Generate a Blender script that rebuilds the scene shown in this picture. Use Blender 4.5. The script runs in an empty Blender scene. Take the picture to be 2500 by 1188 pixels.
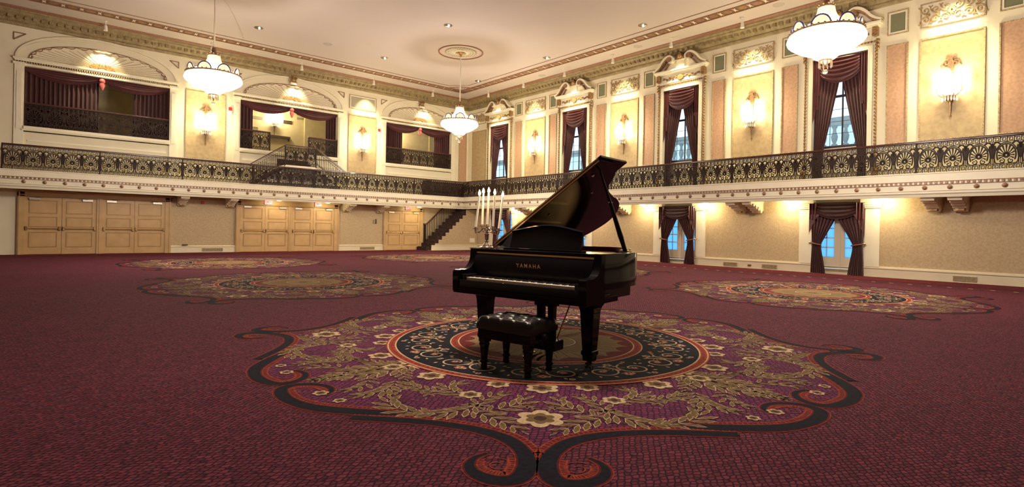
import bpy, math, random
from mathutils import Vector, Matrix
PI = math.pi
random.seed(7)
sc = bpy.context.scene
C = sc.collection

# ------------------------------------------------------------------ camera, world, exposure
XR, YB, ZC = 18.8, 25.79, 8.5          # wall_right plane x, wall_left plane y, ceiling height
YAW, ROLL, FPX = math.radians(49.135), 0.0186303, 1343.56
F = Vector((math.cos(YAW), math.sin(YAW), 0)); R_ = Vector((math.sin(YAW), -math.cos(YAW), 0)); U_ = Vector((0, 0, 1))
R2 = R_*math.cos(ROLL) + U_*math.sin(ROLL); U2 = U_*math.cos(ROLL) - R_*math.sin(ROLL)
cam = bpy.data.cameras.new('camera'); camo = bpy.data.objects.new('camera', cam); C.objects.link(camo)
camo.matrix_world = Matrix(((R2.x, U2.x, -F.x, 0), (R2.y, U2.y, -F.y, 0), (R2.z, U2.z, -F.z, 1.22), (0, 0, 0, 1)))
cam.sensor_width = 36.0; cam.lens = FPX/2500*36.0
cam.shift_x = -2/2500; cam.shift_y = -35.67/2500; cam.clip_end = 200
sc.camera = camo
w = bpy.data.worlds.new('daylight'); sc.world = w; w.use_nodes = True
bgn = w.node_tree.nodes['Background']; bgn.inputs[0].default_value = (.62, .80, 1, 1); bgn.inputs[1].default_value = 1.3
sc.view_settings.view_transform = 'Standard'; sc.view_settings.look = 'None'
sc.view_settings.exposure = 1.16; sc.view_settings.gamma = 1; sc.view_settings.use_curve_mapping = False
try:
    sc.cycles.max_bounces = 7; sc.cycles.diffuse_bounces = 4; sc.cycles.glossy_bounces = 3
    sc.cycles.transparent_max_bounces = 8; sc.cycles.sample_clamp_indirect = 4.0; sc.cycles.use_denoising = True
    sc.cycles.caustics_reflective = False; sc.cycles.caustics_refractive = False
except Exception: pass

WARM = (1.0, .74, .42)
def lamp(kind, name, loc, power, parent=None, color=WARM, radius=.1, target=None, angle=60, blend=.6, size=None):
    l = bpy.data.lights.new(name, kind); l.energy = power; l.color = color
    if kind == 'AREA': l.shape = 'DISK'; l.size = size or .3
    else: l.shadow_soft_size = radius
    if kind == 'SPOT': l.spot_size = math.radians(angle); l.spot_blend = blend
    o = bpy.data.objects.new(name, l); C.objects.link(o); o.location = loc
    if target is not None:
        d = Vector(target)-Vector(loc); o.rotation_euler = d.to_track_quat('-Z', 'Y').to_euler()
    if parent: o.parent = parent
    return o

# ------------------------------------------------------------------ mesh helpers
class MB:
    def __init__(s): s.v = []; s.f = []; s.m = []
    def face(s, pts, mi=0):
        n = len(s.v); s.v += [tuple(p) for p in pts]; s.f.append(list(range(n, n+len(pts)))); s.m.append(mi)
    def box(s, x0, x1, y0, y1, z0, z1, mi=0):
        n = len(s.v)
        s.v += [(x0,y0,z0),(x1,y0,z0),(x1,y1,z0),(x0,y1,z0),(x0,y0,z1),(x1,y0,z1),(x1,y1,z1),(x0,y1,z1)]
        for q in ((0,3,2,1),(4,5,6,7),(0,1,5,4),(1,2,6,5),(2,3,7,6),(3,0,4,7)): s.f.append([n+i for i in q]); s.m.append(mi)
    def hexa(s, b, t, mi=0):
        n = len(s.v); s.v += [tuple(p) for p in b]+[tuple(p) for p in t]; k = len(b)
        s.f.append([n+i for i in range(k)][::-1]); s.f.append([n+k+i for i in range(k)]); s.m += [mi, mi]
        for i in range(k): s.f.append([n+i, n+(i+1) % k, n+k+(i+1) % k, n+k+i]); s.m.append(mi)
    def grid(s, rows, mi=0, closed=False):
        n = len(s.v); nu = len(rows[0])
        for r in rows: s.v += [tuple(p) for p in r]
        for j in range(len(rows)-1):
            for i in range(nu if closed else nu-1):
                a = n+j*nu+i; b = n+j*nu+(i+1) % nu
                s.f.append([a, b, b+nu, a+nu]); s.m.append(mi)
    def lathe(s, prof, c=(0,0,0), n=24, mi=0, flute=0, fa=0.0, cap=True):
        rows = []
        for r, z in prof:
            rows.append([(c[0]+(r*(1+fa*math.cos(flute*2*PI*i/n)))*math.cos(2*PI*i/n), c[1]+(r*(1+fa*math.cos(flute*2*PI*i/n)))*math.sin(2*PI*i/n), c[2]+z) for i in range(n)])
        n0 = len(s.v); s.grid(rows, mi, True)
        if cap:
            s.f.append([n0+i for i in range(n)][::-1]); s.m.append(mi)
            k = n0+(len(prof)-1)*n; s.f.append([k+i for i in range(n)]); s.m.append(mi)
    def tube(s, pts, r, n=6, mi=0):
        pts = [Vector(p) for p in pts]; rows = []
        for i, p in enumerate(pts):
            d = (pts[min(i+1, len(pts)-1)]-pts[max(i-1, 0)])
            if d.length < 1e-9: d = Vector((0,0,1))
            d.normalize(); a = d.cross(Vector((0,0,1)))
            if a.length < .05: a = d.cross(Vector((1,0,0)))
            a.normalize(); b = d.cross(a); rr = r[i] if isinstance(r, (list, tuple)) else r
            rows.append([p+a*rr*math.cos(2*PI*k/n)+b*rr*math.sin(2*PI*k/n) for k in range(n)])
        n0 = len(s.v); s.grid(rows, mi, True)
        s.f.append([n0+i for i in range(n)]); s.m.append(mi); k = n0+(len(rows)-1)*n; s.f.append([k+i for i in range(n)][::-1]); s.m.append(mi)
    def ball(s, c, r, mi=0, n=10, sz=1):
        s.lathe([(r*math.sin(PI*j/8)+1e-4, -r*sz*math.cos(PI*j/8)) for j in range(9)], c, n, mi)
    # bar in the local X-Z plane (x along wall, y depth): centre line pts (x,z), widths, from y0 to y1
    def bar(s, pts, w, y0, y1, mi=0, back=False):
        L = []; n = len(pts)
        for i in range(n):
            a = pts[max(i-1, 0)]; b = pts[min(i+1, n-1)]; dx, dz = b[0]-a[0], b[1]-a[1]; l = math.hypot(dx, dz) or 1
            ww = (w[i] if isinstance(w, (list, tuple)) else w)/2
            L.append((pts[i][0]-dz/l*ww, pts[i][1]+dx/l*ww, pts[i][0]+dz/l*ww, pts[i][1]-dx/l*ww))
        r = [[(a, y1, b), (a, y0, b), (c, y0, d), (c, y1, d)] for a, b, c, d in L]
        s.grid(r, mi, back)
    def plate(s, poly, y0, y1, mi=0):   # polygon in X-Z extruded
        s.hexa([(a, y1, b) for a, b in poly], [(a, y0, b) for a, b in poly], mi)
    def build(s, name, mats, parent=None, smooth=False, loc=None, rz=None, bevel=0, sub=0):
        me = bpy.data.meshes.new(name); me.from_pydata(s.v, [], s.f)
        if not isinstance(mats, (list, tuple)): mats = [mats]
        for m in mats: me.materials.append(m)
        if len(mats) > 1: me.polygons.foreach_set('material_index', s.m)
        if smooth:
            me.polygons.foreach_set('use_smooth', [True]*len(me.polygons))
            try: me.set_sharp_from_angle(angle=math.radians(42))
            except Exception: pass
        me.update(); o = bpy.data.objects.new(name, me); C.objects.link(o)
        if parent: o.parent = parent
        if loc: o.location = loc
        if rz is not None: o.rotation_euler = (0, 0, rz)
        if bevel:
            b = o.modifiers.new('bevel', 'BEVEL'); b.width = bevel; b.segments = 2; b.limit_method = 'ANGLE'; b.angle_limit = math.radians(40)
        if sub:
            b = o.modifiers.new('subsurf', 'SUBSURF'); b.levels = sub; b.render_levels = sub
        return o
def cr(pts, k=6):       # Catmull-Rom smoothing of tuples of any length
    out = []; n = len(pts)
    for i in range(n-1):
        p0, p1, p2, p3 = pts[max(i-1, 0)], pts[i], pts[i+1], pts[min(i+2, n-1)]
        for j in range(k):
            t = j/k
            out.append(tuple(.5*((2*b)+(-a+c)*t+(2*a-5*b+4*c-d)*t*t+(-a+3*b-3*c+d)*t**3) for a, b, c, d in zip(p0, p1, p2, p3)))
    out.append(tuple(pts[-1])); return out
def arc(cx, cz, rx, rz, a0, a1, n=16): return [(cx+rx*math.cos(math.radians(a0+(a1-a0)*i/n)), cz+rz*math.sin(math.radians(a0+(a1-a0)*i/n))) for i in range(n+1)]
def spiral(cx, cz, r0, r1, a0, a1, n=20): return [(cx+(r0+(r1-r0)*i/n)*math.cos(math.radians(a0+(a1-a0)*i/n)), cz+(r0+(r1-r0)*i/n)*math.sin(math.radians(a0+(a1-a0)*i/n))) for i in range(n+1)]
def thing(name, label=None, cat=None, loc=(0,0,0), rz=0, group=None, kind=None):
    o = bpy.data.objects.new(name, None); C.objects.link(o); o.location = loc; o.rotation_euler = (0, 0, rz); o.empty_display_size = .2
    return tag(o, label, cat, group, kind)
def tag(o, label=None, cat=None, group=None, kind=None):
    if label: o['label'] = label
    if cat: o['category'] = cat
    if group: o['group'] = group
    if kind: o['kind'] = kind
    return o
def dup(root, loc, rz=None, label=None, group=None):
    def cp(o, par):
        c = o.copy(); C.objects.link(c)
        if par: c.parent = par
        for ch in o.children: cp(ch, c)
        return c
    r = cp(root, None); r.location = loc
    if rz is not None: r.rotation_euler = (0, 0, rz)
    if label: r['label'] = label
    if group: r['group'] = group
    return r
def struct(o): o['kind'] = 'structure'; return o
def text_mesh(name, txt, size, mat, parent, depth=.004, loc=(0,0,0), rot=(PI/2,0,0), space=1.0):
    cu = bpy.data.curves.new(name, 'FONT'); cu.body = txt; cu.size = size; cu.extrude = depth; cu.align_x = 'CENTER'; cu.align_y = 'CENTER'; cu.space_character = space; cu.offset = size*.012
    t = bpy.data.objects.new(name+'_curve', cu); C.objects.link(t)
    dg = bpy.context.evaluated_depsgraph_get(); me = bpy.data.meshes.new_from_object(t.evaluated_get(dg)); bpy.data.objects.remove(t)
    me.materials.clear(); me.materials.append(mat); me.name = name
    o = bpy.data.objects.new(name, me); C.objects.link(o); o.location = loc; o.rotation_euler = rot
    if parent: o.parent = parent
    return o
RR = -PI/2          # rotation of anything mounted on wall_right (local x runs along the wall, y points into it)
def onR(y, z=0, out=0): return (XR-out, y, z)
def onL(x, z=0, out=0): return (x, YB-out, z)

# ------------------------------------------------------------------ materials
def mat(name, col, rough=.6, metal=0, noise=None, bump=None, emit=None, estr=0, coat=0, spec=None, sheen=0, alpha=None):
    m = bpy.data.materials.new(name); m.use_nodes = True; nt = m.node_tree; b = nt.nodes['Principled BSDF']
    b.inputs['Base Color'].default_value = (*col, 1); b.inputs['Roughness'].default_value = rough; b.inputs['Metallic'].default_value = metal
    if coat: b.inputs['Coat Weight'].default_value = coat; b.inputs['Coat Roughness'].default_value = .03
    if spec is not None: b.inputs['Specular IOR Level'].default_value = spec
    if sheen: b.inputs['Sheen Weight'].default_value = sheen; b.inputs['Sheen Roughness'].default_value = .4
    if emit: b.inputs['Emission Color'].default_value = (*emit, 1); b.inputs['Emission Strength'].default_value = estr
    if noise:                       # (scale, second colour, contrast lo, hi [, detail])
        tc = nt.nodes.new('ShaderNodeTexCoord'); n = nt.nodes.new('ShaderNodeTexNoise'); n.inputs['Scale'].default_value = noise[0]; n.inputs['Detail'].default_value = 5
        r = nt.nodes.new('ShaderNodeValToRGB'); r.color_ramp.elements[0].position = noise[2]; r.color_ramp.elements[1].position = noise[3]
        r.color_ramp.elements[0].color = (*col, 1); r.color_ramp.elements[1].color = (*noise[1], 1)
        nt.links.new(tc.outputs['Object'], n.inputs['Vector']); nt.links.new(n.outputs['Fac'], r.inputs['Fac']); nt.links.new(r.outputs['Color'], b.inputs['Base Color'])
    if bump:
        tc = nt.nodes.new('ShaderNodeTexCoord'); n = nt.nodes.new('ShaderNodeTexNoise'); n.inputs['Scale'].default_value = bump[0]; n.inputs['Detail'].default_value = 3
        bp = nt.nodes.new('ShaderNodeBump'); bp.inputs['Strength'].default_value = bump[1]; bp.inputs['Distance'].default_value = bump[2]
        nt.links.new(tc.outputs['Object'], n.inputs['Vector']); nt.links.new(n.outputs['Fac'], bp.inputs['Height']); nt.links.new(bp.outputs['Normal'], b.inputs['Normal'])
    return m
cream = mat('cream_plaster', (.80,.74,.56), .55, noise=(1.5, (.75,.68,.50), .3, .7), bump=(60, .15, .01))
cream2 = mat('pale_plaster', (.84,.79,.62), .5, noise=(3, (.79,.73,.56), .3, .7))
base_m = mat('pale_baseboard_paint', (.80,.72,.52), .4, noise=(2, (.74,.66,.47), .3, .7))
dark_wall = mat('dark_unseen_wall', (.10,.06,.045), .7, noise=(2, (.08,.045,.035), .4, .6))  # plain dark tone for the unseen walls, chosen to keep piano reflections low
wallpaper = mat('tan_damask_wallpaper', (.545,.425,.26), .7, noise=(22, (.46,.35,.205), .38, .62), bump=(90, .2, .01))
panel_gold = mat('gold_silk_panel', (.50,.375,.205), .55, noise=(7, (.43,.31,.165), .4, .62))
panel_pink = mat('rose_silk_panel', (.54,.33,.21), .6, noise=(14, (.46,.275,.17), .4, .62))
panel_line = mat('antique_gilt_bead', (.30,.21,.10), .5, noise=(40, (.52,.40,.22), .45, .55))
gilt = mat('antique_gilding', (.42,.25,.10), .4, .35, noise=(25, (.22,.12,.05), .4, .6))
gilt_brown = mat('brown_gilding', (.24,.125,.07), .45, .2, noise=(20, (.36,.21,.10), .45, .6))
cornice_m = mat('olive_gilt_cornice', (.33,.255,.13), .55, .1, noise=(6, (.25,.185,.09), .4, .6), bump=(22, .5, .05))
strip_m = mat('red_brown_painted_moulding', (.30,.14,.085), .55, noise=(30, (.20,.09,.05), .4, .6))
ceil_m = mat('peach_ceiling_plaster', (.55,.475,.44), .7, noise=(.8, (.53,.46,.41), .3, .7), bump=(120, .25, .01))
grille_m = mat('green_speaker_cloth', (.23,.235,.13), .8, noise=(200, (.15,.155,.09), .4, .6))
grille_dk = mat('vent_louver_tan', (.30,.24,.14), .6)  # even dull tan for vents, floor grilles and the lattice backing
wood = mat('honey_stained_door_wood', (.60,.40,.19), .38, noise=(3, (.53,.345,.155), .35, .65))
wood_tr = mat('honey_stained_casing_wood', (.57,.385,.18), .4, noise=(3, (.50,.33,.15), .35, .65))
wood_dk = mat('darker_honey_moulding_wood', (.40,.25,.10), .45)
brass = mat('polished_brass', (.80,.56,.26), .22, 1)
steel = mat('brushed_steel', (.62,.56,.46), .3, 1)
rail_m = mat('dark_bronze_ironwork', (.026,.014,.011), .55, 0, noise=(30, (.038,.021,.015), .4, .6), spec=.2)
rail_wood = mat('mahogany_handrail', (.075,.022,.018), .25, coat=.5)
drape = mat('burgundy_velvet', (.070,.017,.018), .75, noise=(5, (.055,.013,.014), .35, .65), sheen=.25)
swag_m = mat('burgundy_satin', (.105,.024,.026), .40, noise=(5, (.080,.018,.020), .35, .65), sheen=.2)
rosette_m = mat('pink_satin_rosette', (.55,.13,.13), .4)
trim_fr = mat('braided_burgundy_fringe', (.17,.05,.04), .6)
win_dark = mat('dark_window_frame', (.035,.027,.03), .4)
door_white = mat('white_french_door_paint', (.66,.58,.44), .4)
stone = mat('blue_grey_limestone', (.42,.45,.48), .8, noise=(2, (.30,.34,.38), .35, .65))
stone_lt = mat('pale_limestone', (.75,.80,.84), .8, noise=(1, (.55,.64,.72), .35, .65))
pblack = mat('black_piano_lacquer', (.013,.0115,.014), .08, spec=.12)
pblack2 = mat('black_satin_wood', (.0115,.009,.0105), .28, spec=.25)
ivory = mat('ivory_white_keys', (.93,.86,.74), .3)
ebony = mat('ebony_black_keys', (.012,.011,.012), .3)
felt = mat('red_felt', (.40,.02,.03), .9)
mahog = mat('red_mahogany_inner_rim', (.30,.03,.025), .35, noise=(4, (.22,.02,.018), .3, .7))
goldp = mat('gold_cast_iron_plate', (.75,.50,.22), .3, .8)
goldl = mat('gold_leaf_letters', (.62,.36,.14), .35, .6)
silver = mat('polished_silver', (.92,.86,.78), .13, 1)
wax = mat('ivory_candle_wax', (.92,.84,.68), .45, emit=(1,.80,.52), estr=.16)  # faint emission stands in for flame light glowing through the wax
flame = mat('candle_flame', (1,.6,.3), .5, emit=(1,.62,.28), estr=26)
leather = mat('black_tufted_leather', (.0115,.0095,.011), .33, bump=(90, .15, .004), spec=.4)
white_pl = mat('white_plastic', (.80,.76,.68), .4)
red_pl = mat('red_plastic', (.50,.03,.03), .4)
can_dk = mat('dark_chrome_reflector', (.30,.27,.20), .25, .9)
bulb_em = mat('glowing_bulb', (1,.9,.7), .5, emit=(1,.86,.6), estr=14)
bulb_em2 = mat('glowing_soffit_diffuser', (1,.9,.7), .5, emit=(1,.82,.5), estr=9)
dim_em = mat('dim_downlight_bulb', (1,.9,.7), .5, emit=(1,.85,.65), estr=2.5)
crystal = mat('lit_crystal_strands', (1,.93,.8), .2, emit=(1,.85,.60), estr=4.5)
crystal2 = mat('lit_crystal_crown', (.50,.44,.33), .2, emit=(1,.80,.50), estr=.50, noise=(30, (.34,.26,.16), .42, .58))
clear_c = mat('clear_crystal_drops', (.34,.28,.20), .08, .4)
blue_gl = mat('cobalt_crystal_edge', (.06,.07,.35), .2)
exit_red = mat('glowing_red_exit_letters', (.8,.05,.03), .5, emit=(1,.07,.05), estr=.9)
exit_wh = mat('backlit_white_sign_face', (.9,.8,.75), .5, emit=(1,.66,.58), estr=.34)
exit_bx = mat('exit_sign_housing', (.14,.05,.04), .5)
stepc = mat('dark_stair_carpet', (.026,.011,.012), .95, noise=(14, (.09,.045,.025), .55, .62))
gal_wall = mat('buff_gallery_plaster', (.62,.52,.32), .7, noise=(4, (.56,.46,.28), .35, .65))
dark_fr = mat('dark_bronze_frame', (.055,.035,.03), .5)  # dark bronze of the frames themselves, also ledge, handset and sockets
plain_dark = mat('taupe_panel', (.30,.25,.17), .7)
rope_w = mat('white_cable', (.82,.76,.66), .5)

# glass: clear pane (window) and frosted pane (french doors)
def glass(name, col, frost=False):
    m = bpy.data.materials.new(name); m.use_nodes = True; nt = m.node_tree; nt.nodes.clear()
    o = nt.nodes.new('ShaderNodeOutputMaterial'); mx = nt.nodes.new('ShaderNodeMixShader'); gl = nt.nodes.new('ShaderNodeBsdfGlossy'); gl.inputs['Roughness'].default_value = .05
    t = nt.nodes.new('ShaderNodeBsdfTranslucent' if frost else 'ShaderNodeBsdfTransparent'); t.inputs['Color'].default_value = (*col, 1)
    mx.inputs[0].default_value = .08; nt.links.new(t.outputs[0], mx.inputs[1]); nt.links.new(gl.outputs[0], mx.inputs[2]); nt.links.new(mx.outputs[0], o.inputs[0])
    return m
pane_m = glass('clear_window_glass', (.90,.95,.97)); frost_m = glass('frosted_blue_glass', (.40,.68,.92), True)

# carpet: cobble weave in a given colour pair
def carpet(name, c1, c2, line, scale=17, rnd=.42):
    m = bpy.data.materials.new(name); m.use_nodes = True; nt = m.node_tree; b = nt.nodes['Principled BSDF']; b.inputs['Roughness'].default_value = .97; b.inputs['Specular IOR Level'].default_value = .1
    tc = nt.nodes.new('ShaderNodeTexCoord'); mp = nt.nodes.new('ShaderNodeMapping'); mp.inputs['Rotation'].default_value = (0, 0, math.radians(41)); mp.inputs['Scale'].default_value = (1.0, 1.45, 1)
    vo = nt.nodes.new('ShaderNodeTexVoronoi'); vo.feature = 'DISTANCE_TO_EDGE'; vo.inputs['Scale'].default_value = scale; vo.inputs['Randomness'].default_value = rnd
    vc = nt.nodes.new('ShaderNodeTexVoronoi'); vc.inputs['Scale'].default_value = scale; vc.inputs['Randomness'].default_value = rnd
    nt.links.new(tc.outputs['Object'], mp.inputs['Vector'])
    for v in (vo, vc): nt.links.new(mp.outputs['Vector'], v.inputs['Vector'])
    sp = nt.nodes.new('ShaderNodeSeparateColor'); nt.links.new(vc.outputs['Color'], sp.inputs[0])
    r = nt.nodes.new('ShaderNodeValToRGB'); r.color_ramp.elements[0].color = (*c1, 1); r.color_ramp.elements[1].color = (*c2, 1); nt.links.new(sp.outputs[0], r.inputs['Fac'])
    e = nt.nodes.new('ShaderNodeValToRGB'); e.color_ramp.elements[0].position = .05; e.color_ramp.elements[1].position = .19; nt.links.new(vo.outputs['Distance'], e.inputs['Fac'])
    mx = nt.nodes.new('ShaderNodeMix'); mx.data_type = 'RGBA'; mx.inputs[6].default_value = (*line, 1); nt.links.new(e.outputs['Color'], mx.inputs[0]); nt.links.new(r.outputs['Color'], mx.inputs[7])
    n = nt.nodes.new('ShaderNodeTexNoise'); n.inputs['Scale'].default_value = .55; n.inputs['Detail'].default_value = 4; nt.links.new(tc.outputs['Object'], n.inputs['Vector'])
    r2 = nt.nodes.new('ShaderNodeValToRGB'); r2.color_ramp.elements[0].position = .3; r2.color_ramp.elements[0].color = (.86,.86,.86,1); r2.color_ramp.elements[1].position = .7
    m2 = nt.nodes.new('ShaderNodeMix'); m2.data_type = 'RGBA'; m2.blend_type = 'MULTIPLY'; m2.inputs[0].default_value = 1
    nt.links.new(n.outputs['Fac'], r2.inputs['Fac']); nt.links.new(mx.outputs[2], m2.inputs[6]); nt.links.new(r2.outputs['Color'], m2.inputs[7]); nt.links.new(m2.outputs[2], b.inputs['Base Color'])
    return m
def yarn(name, c, c2=None, sc_=30): return mat(name, c, .97, noise=(sc_, c2 or tuple(x*.7 for x in c), .42, .6), spec=.1)
cp_field = carpet('crimson_cobble_carpet', (.115,.024,.040), (.215,.046,.070), (.026,.009,.022), 24)
cp_med = carpet('plum_cobble_carpet', (.125,.024,.068), (.215,.044,.105), (.035,.010,.035), 21)
cp_black = yarn('navy_black_yarn', (.012,.012,.022))
cp_orange = yarn('burnt_orange_yarn', (.34,.060,.032), (.22,.035,.024))
cp_dkred = yarn('dark_red_yarn', (.12,.018,.020))
cp_tan = yarn('tan_leaf_yarn', (.58,.43,.27), (.48,.34,.20), 40)
cp_olive = yarn('olive_leaf_yarn', (.175,.115,.05), (.125,.08,.036), 25)
cp_vein = yarn('dark_vein_yarn', (.075,.030,.030))
cp_gold = yarn('old_gold_yarn', (.25,.17,.08), (.20,.135,.065), 60)
cp_coral = yarn('coral_flower_yarn', (.42,.12,.09), (.34,.08,.065))
cp_red = yarn('brick_red_yarn', (.15,.018,.022))
cp_border = yarn('maroon_border_yarn', (.13,.020,.028), (.105,.016,.023), 8)
CPM = [cp_field, cp_med, cp_black, cp_orange, cp_dkred, cp_tan, cp_olive, cp_vein, cp_gold, cp_coral, cp_red, cp_border]

# ------------------------------------------------------------------ floor with its woven medallions
X0, Y0 = -2.4, -6.5
fl = MB()
fl.face([(X0,Y0,0),(XR+.4,Y0,0),(XR+.4,YB,0),(X0,YB,0)], 0)
BR = 1.5
fl.face([(XR-BR,Y0,.001),(XR,Y0,.001),(XR,YB,.001),(XR-BR,YB,.001)], 11); fl.face([(X0,YB-BR,.0012),(XR,YB-BR,.0012),(XR,YB,.0012),(X0,YB,.0012)], 11)
for d, wd, mi in ((BR, .07, 2), (BR+.5, .02, 3), (BR+.62, .02, 3)):
    fl.face([(XR-d-wd,Y0,.002),(XR-d,Y0,.002),(XR-d,YB-d,.002),(XR-d-wd,YB-d,.002)], mi); fl.face([(X0,YB-d-wd,.002),(XR-d,YB-d-wd,.002),(XR-d,YB-d,.002),(X0,YB-d,.002)], mi)
yy = Y0
while yy < YB-2.2: fl.face([(XR-2.11,yy,.002),(XR-2.02,yy,.002),(XR-2.02,yy+.09,.002),(XR-2.11,yy+.09,.002)], 5 if int(yy*5) % 2 else 2); yy += .2
def strip2(pts, off, wid, z, mi, out, taper=None):      # flat ribbon beside a centre line, (u,v,w)
    n = len(pts); L = []
    for i in range(n):
        a, b = pts[max(i-1, 0)], pts[min(i+1, n-1)]; du, dv = b[0]-a[0], b[1]-a[1]; l = math.hypot(du, dv) or 1
        nu, nv = -dv/l, du/l; o = off(pts[i]) if callable(off) else off; h = (wid(pts[i]) if callable(wid) else wid)/2
        L.append(((pts[i][0]+nu*(o+h), pts[i][1]+nv*(o+h)), (pts[i][0]+nu*(o-h), pts[i][1]+nv*(o-h))))
    for i in range(n-1): out.append(([L[i][0], L[i+1][0], L[i+1][1], L[i][1]], z, mi))
def leaf2(path, W, lobes, out, z=.0035):       # acanthus spray: paired pointed leaflets along a rib
    p = cr([(a, b) for a, b in path], 9); n = len(p)
    strip2([(a, b, .022*(1-.6*i/n)) for i, (a, b) in enumerate(p)], 0, lambda q: q[2], z-.0002, 7, out)
    K = max(3, int(lobes*1.45)); W *= .92
    for i in range(K+1):
        t = .06+.92*i/K; k = min(n-2, int(t*(n-1))); a, b = p[k], p[k+1]; du, dv = b[0]-a[0], b[1]-a[1]; l = math.hypot(du, dv) or 1; du /= l; dv /= l
        env = W*(.55+.75*math.sin(PI*min(1, .15+t*.85)))*.62
        for sd in ((1, -1) if i < K else (0,)):
            ang = math.atan2(dv, du)+sd*math.radians(46-22*t); L = env*(1 if sd else .9); ca, sa = math.cos(ang), math.sin(ang)
            for kk, zz, mi in ((1, z+.0001*i, 5), (.66, z+.0001*i+.0005, 6)):
                L *= 1.22; prof = [(0,.0),(.15,.05),(.38,.135),(.56,.10),(.66,.145),(.84,.07),(1.0,.0)]
                off = L*(1-kk)*.25
                P = [(off+x*L*kk, y*L*kk) for x, y in prof]+[(off+x*L*kk, -y*L*kk) for x, y in prof[-2:0:-1]]
                out.append(([(a[0]+x*ca-y*sa, a[1]+x*sa+y*ca) for x, y in P], zz, mi))
def flower2(u, v, R, out, z=.0045, m1=5, m2=6, n=6):
    for k, mm, zz in ((1, m1, z), (.62, m2, z+.0006), (.26, 7, z+.0012)):
        pts = [(u+R*k*(.72+.28*abs(math.cos(n/2*a)))*math.cos(a), v+R*k*(.72+.28*abs(math.cos(n/2*a)))*math.sin(a)) for a in [2*PI*i/(n*6) for i in range(n*6)]]
        if k < .5: pts = [(u+R*k*math.cos(2*PI*i/10), v+R*k*math.sin(2*PI*i/10)) for i in range(10)]
        out.append((pts, zz, mm))
RIB_A = cr([(3.03,.275,.015),(3.10,.335,.03),(3.19,.348,.05),(3.275,.31,.065),(3.335,.225,.085),(3.34,.13,.095),(3.27,.068,.10),(3.12,.053,.095),(2.97,.088,.085),(2.82,.18,.088),(2.71,.335,.085),(2.64,.52,.076),(2.597,.74,.078),(2.583,.96,.08),(2.578,1.2,.075)], 6)
RIB_B = cr([(2.462,.93,.085),(2.464,1.18,.10),(2.43,1.48,.105),(2.335,1.69,.088),(2.20,1.84,.09),(2.045,1.925,.078),(1.935,1.875,.06),(1.90,1.75,.05),(1.94,1.62,.042),(2.03,1.55,.034),(2.11,1.555,.026),(2.16,1.63,.012)], 6)
fund = []
for rb in (RIB_A, RIB_B):
    strip2(rb, 0, lambda q: q[2]+.034, .0020, 3, fund); strip2(rb, 0, lambda q: q[2]+.022, .0026, 4, fund); strip2(rb, 0, lambda q: q[2], .0032, 2, fund)
def braid(rb, sg, z=.0026):
    o0 = lambda q: sg*(q[2]/2+.014); o1 = lambda q: sg*(q[2]/2+.052)
    strip2(rb, lambda q: sg*(q[2]/2+.033), .036, z-.0003, 4, fund); strip2(rb, o0, .008, z, 3, fund); strip2(rb, o1, .011, z, 3, fund)
    acc = 0
    for i in range(0, len(rb)-1):
        a = rb[i]; b = rb[i+1]; l = math.hypot(b[0]-a[0], b[1]-a[1]); acc += l
        if l < 1e-6 or acc < .026: continue
        acc = 0; du, dv = (b[0]-a[0])/l, (b[1]-a[1])/l; p0, p1 = o0(a), o1(a)
        fund.append(([(a[0]-dv*p0, a[1]+du*p0), (a[0]-dv*p1, a[1]+du*p1), (a[0]-dv*p1+du*.009, a[1]+du*p1+dv*.009), (a[0]-dv*p0+du*.009, a[1]+du*p0+dv*.009)], z+.0001, 3))
def dense(rb, k=3): return cr(rb, k)
braid(dense(RIB_A[42:]), 1); braid(dense(RIB_A[6:46]), -1); braid(dense(RIB_B), 1)
strip2([(a, b, 0) for a, b in spiral(3.165, .205, .085, .018, 130, 130+470, 30)], 0, .007, .0030, 3, fund)
strip2([(a, b, 0) for a, b in spiral(2.07, 1.72, .085, .018, 250, 250-470, 30)], 0, .007, .0030, 3, fund)
for pth, W, lb in (([(2.36,.46),(2.44,.34),(2.55,.22),(2.69,.10)], .20, 4), ([(2.36,.36),(2.26,.24),(2.14,.14),(1.95,.12)], .20, 4), ([(2.30,.44),(2.16,.42),(2.02,.36),(1.92,.26)], .17, 4),
                   ([(2.19,.42),(2.33,.50),(2.44,.66),(2.44,.86)], .20, 5), ([(2.43,.70),(2.41,.90),(2.27,1.05),(2.08,1.06)], .20, 5), ([(2.10,1.10),(1.96,1.10),(1.90,.96),(2.0,.84),(2.12,.82)], .13, 4),
                   ([(2.05,.50),(1.95,.66),(1.80,.72),(1.66,.58)], .19, 5), ([(1.99,.70),(1.93,.86),(1.84,1.0),(1.72,1.06)], .15, 5), ([(1.72,1.16),(1.88,1.14),(2.04,1.20),(2.16,1.36)], .20, 5),
                   ([(1.66,1.42),(1.80,1.36),(1.94,1.38),(2.05,1.48)], .16, 4), ([(1.16,1.12),(1.34,1.22),(1.52,1.38),(1.74,1.62)], .26, 6), ([(1.34,1.20),(1.50,1.16),(1.66,1.10)], .15, 3),
                   ([(1.24,1.30),(1.36,1.46),(1.46,1.42),(1.60,1.56)], .15, 3), ([(2.10,.20),(2.20,.10),(2.28,.03)], .08, 3), ([(1.52,1.62),(1.66,1.70),(1.80,1.80)], .16, 4)):
    leaf2(pth, W, lb, fund)
for pth in ([(1.60,.90),(1.72,1.1),(1.95,1.13),(2.25,.95)], [(2.43,.3),(2.47,.6),(2.4,.95)], [(1.1,1.35),(1.35,1.28),(1.6,1.2),(1.75,1.0)]):
    strip2([(a, b, 0) for a, b in cr(pth, 7)], 0, .03, .0030, 7, fund)
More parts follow.
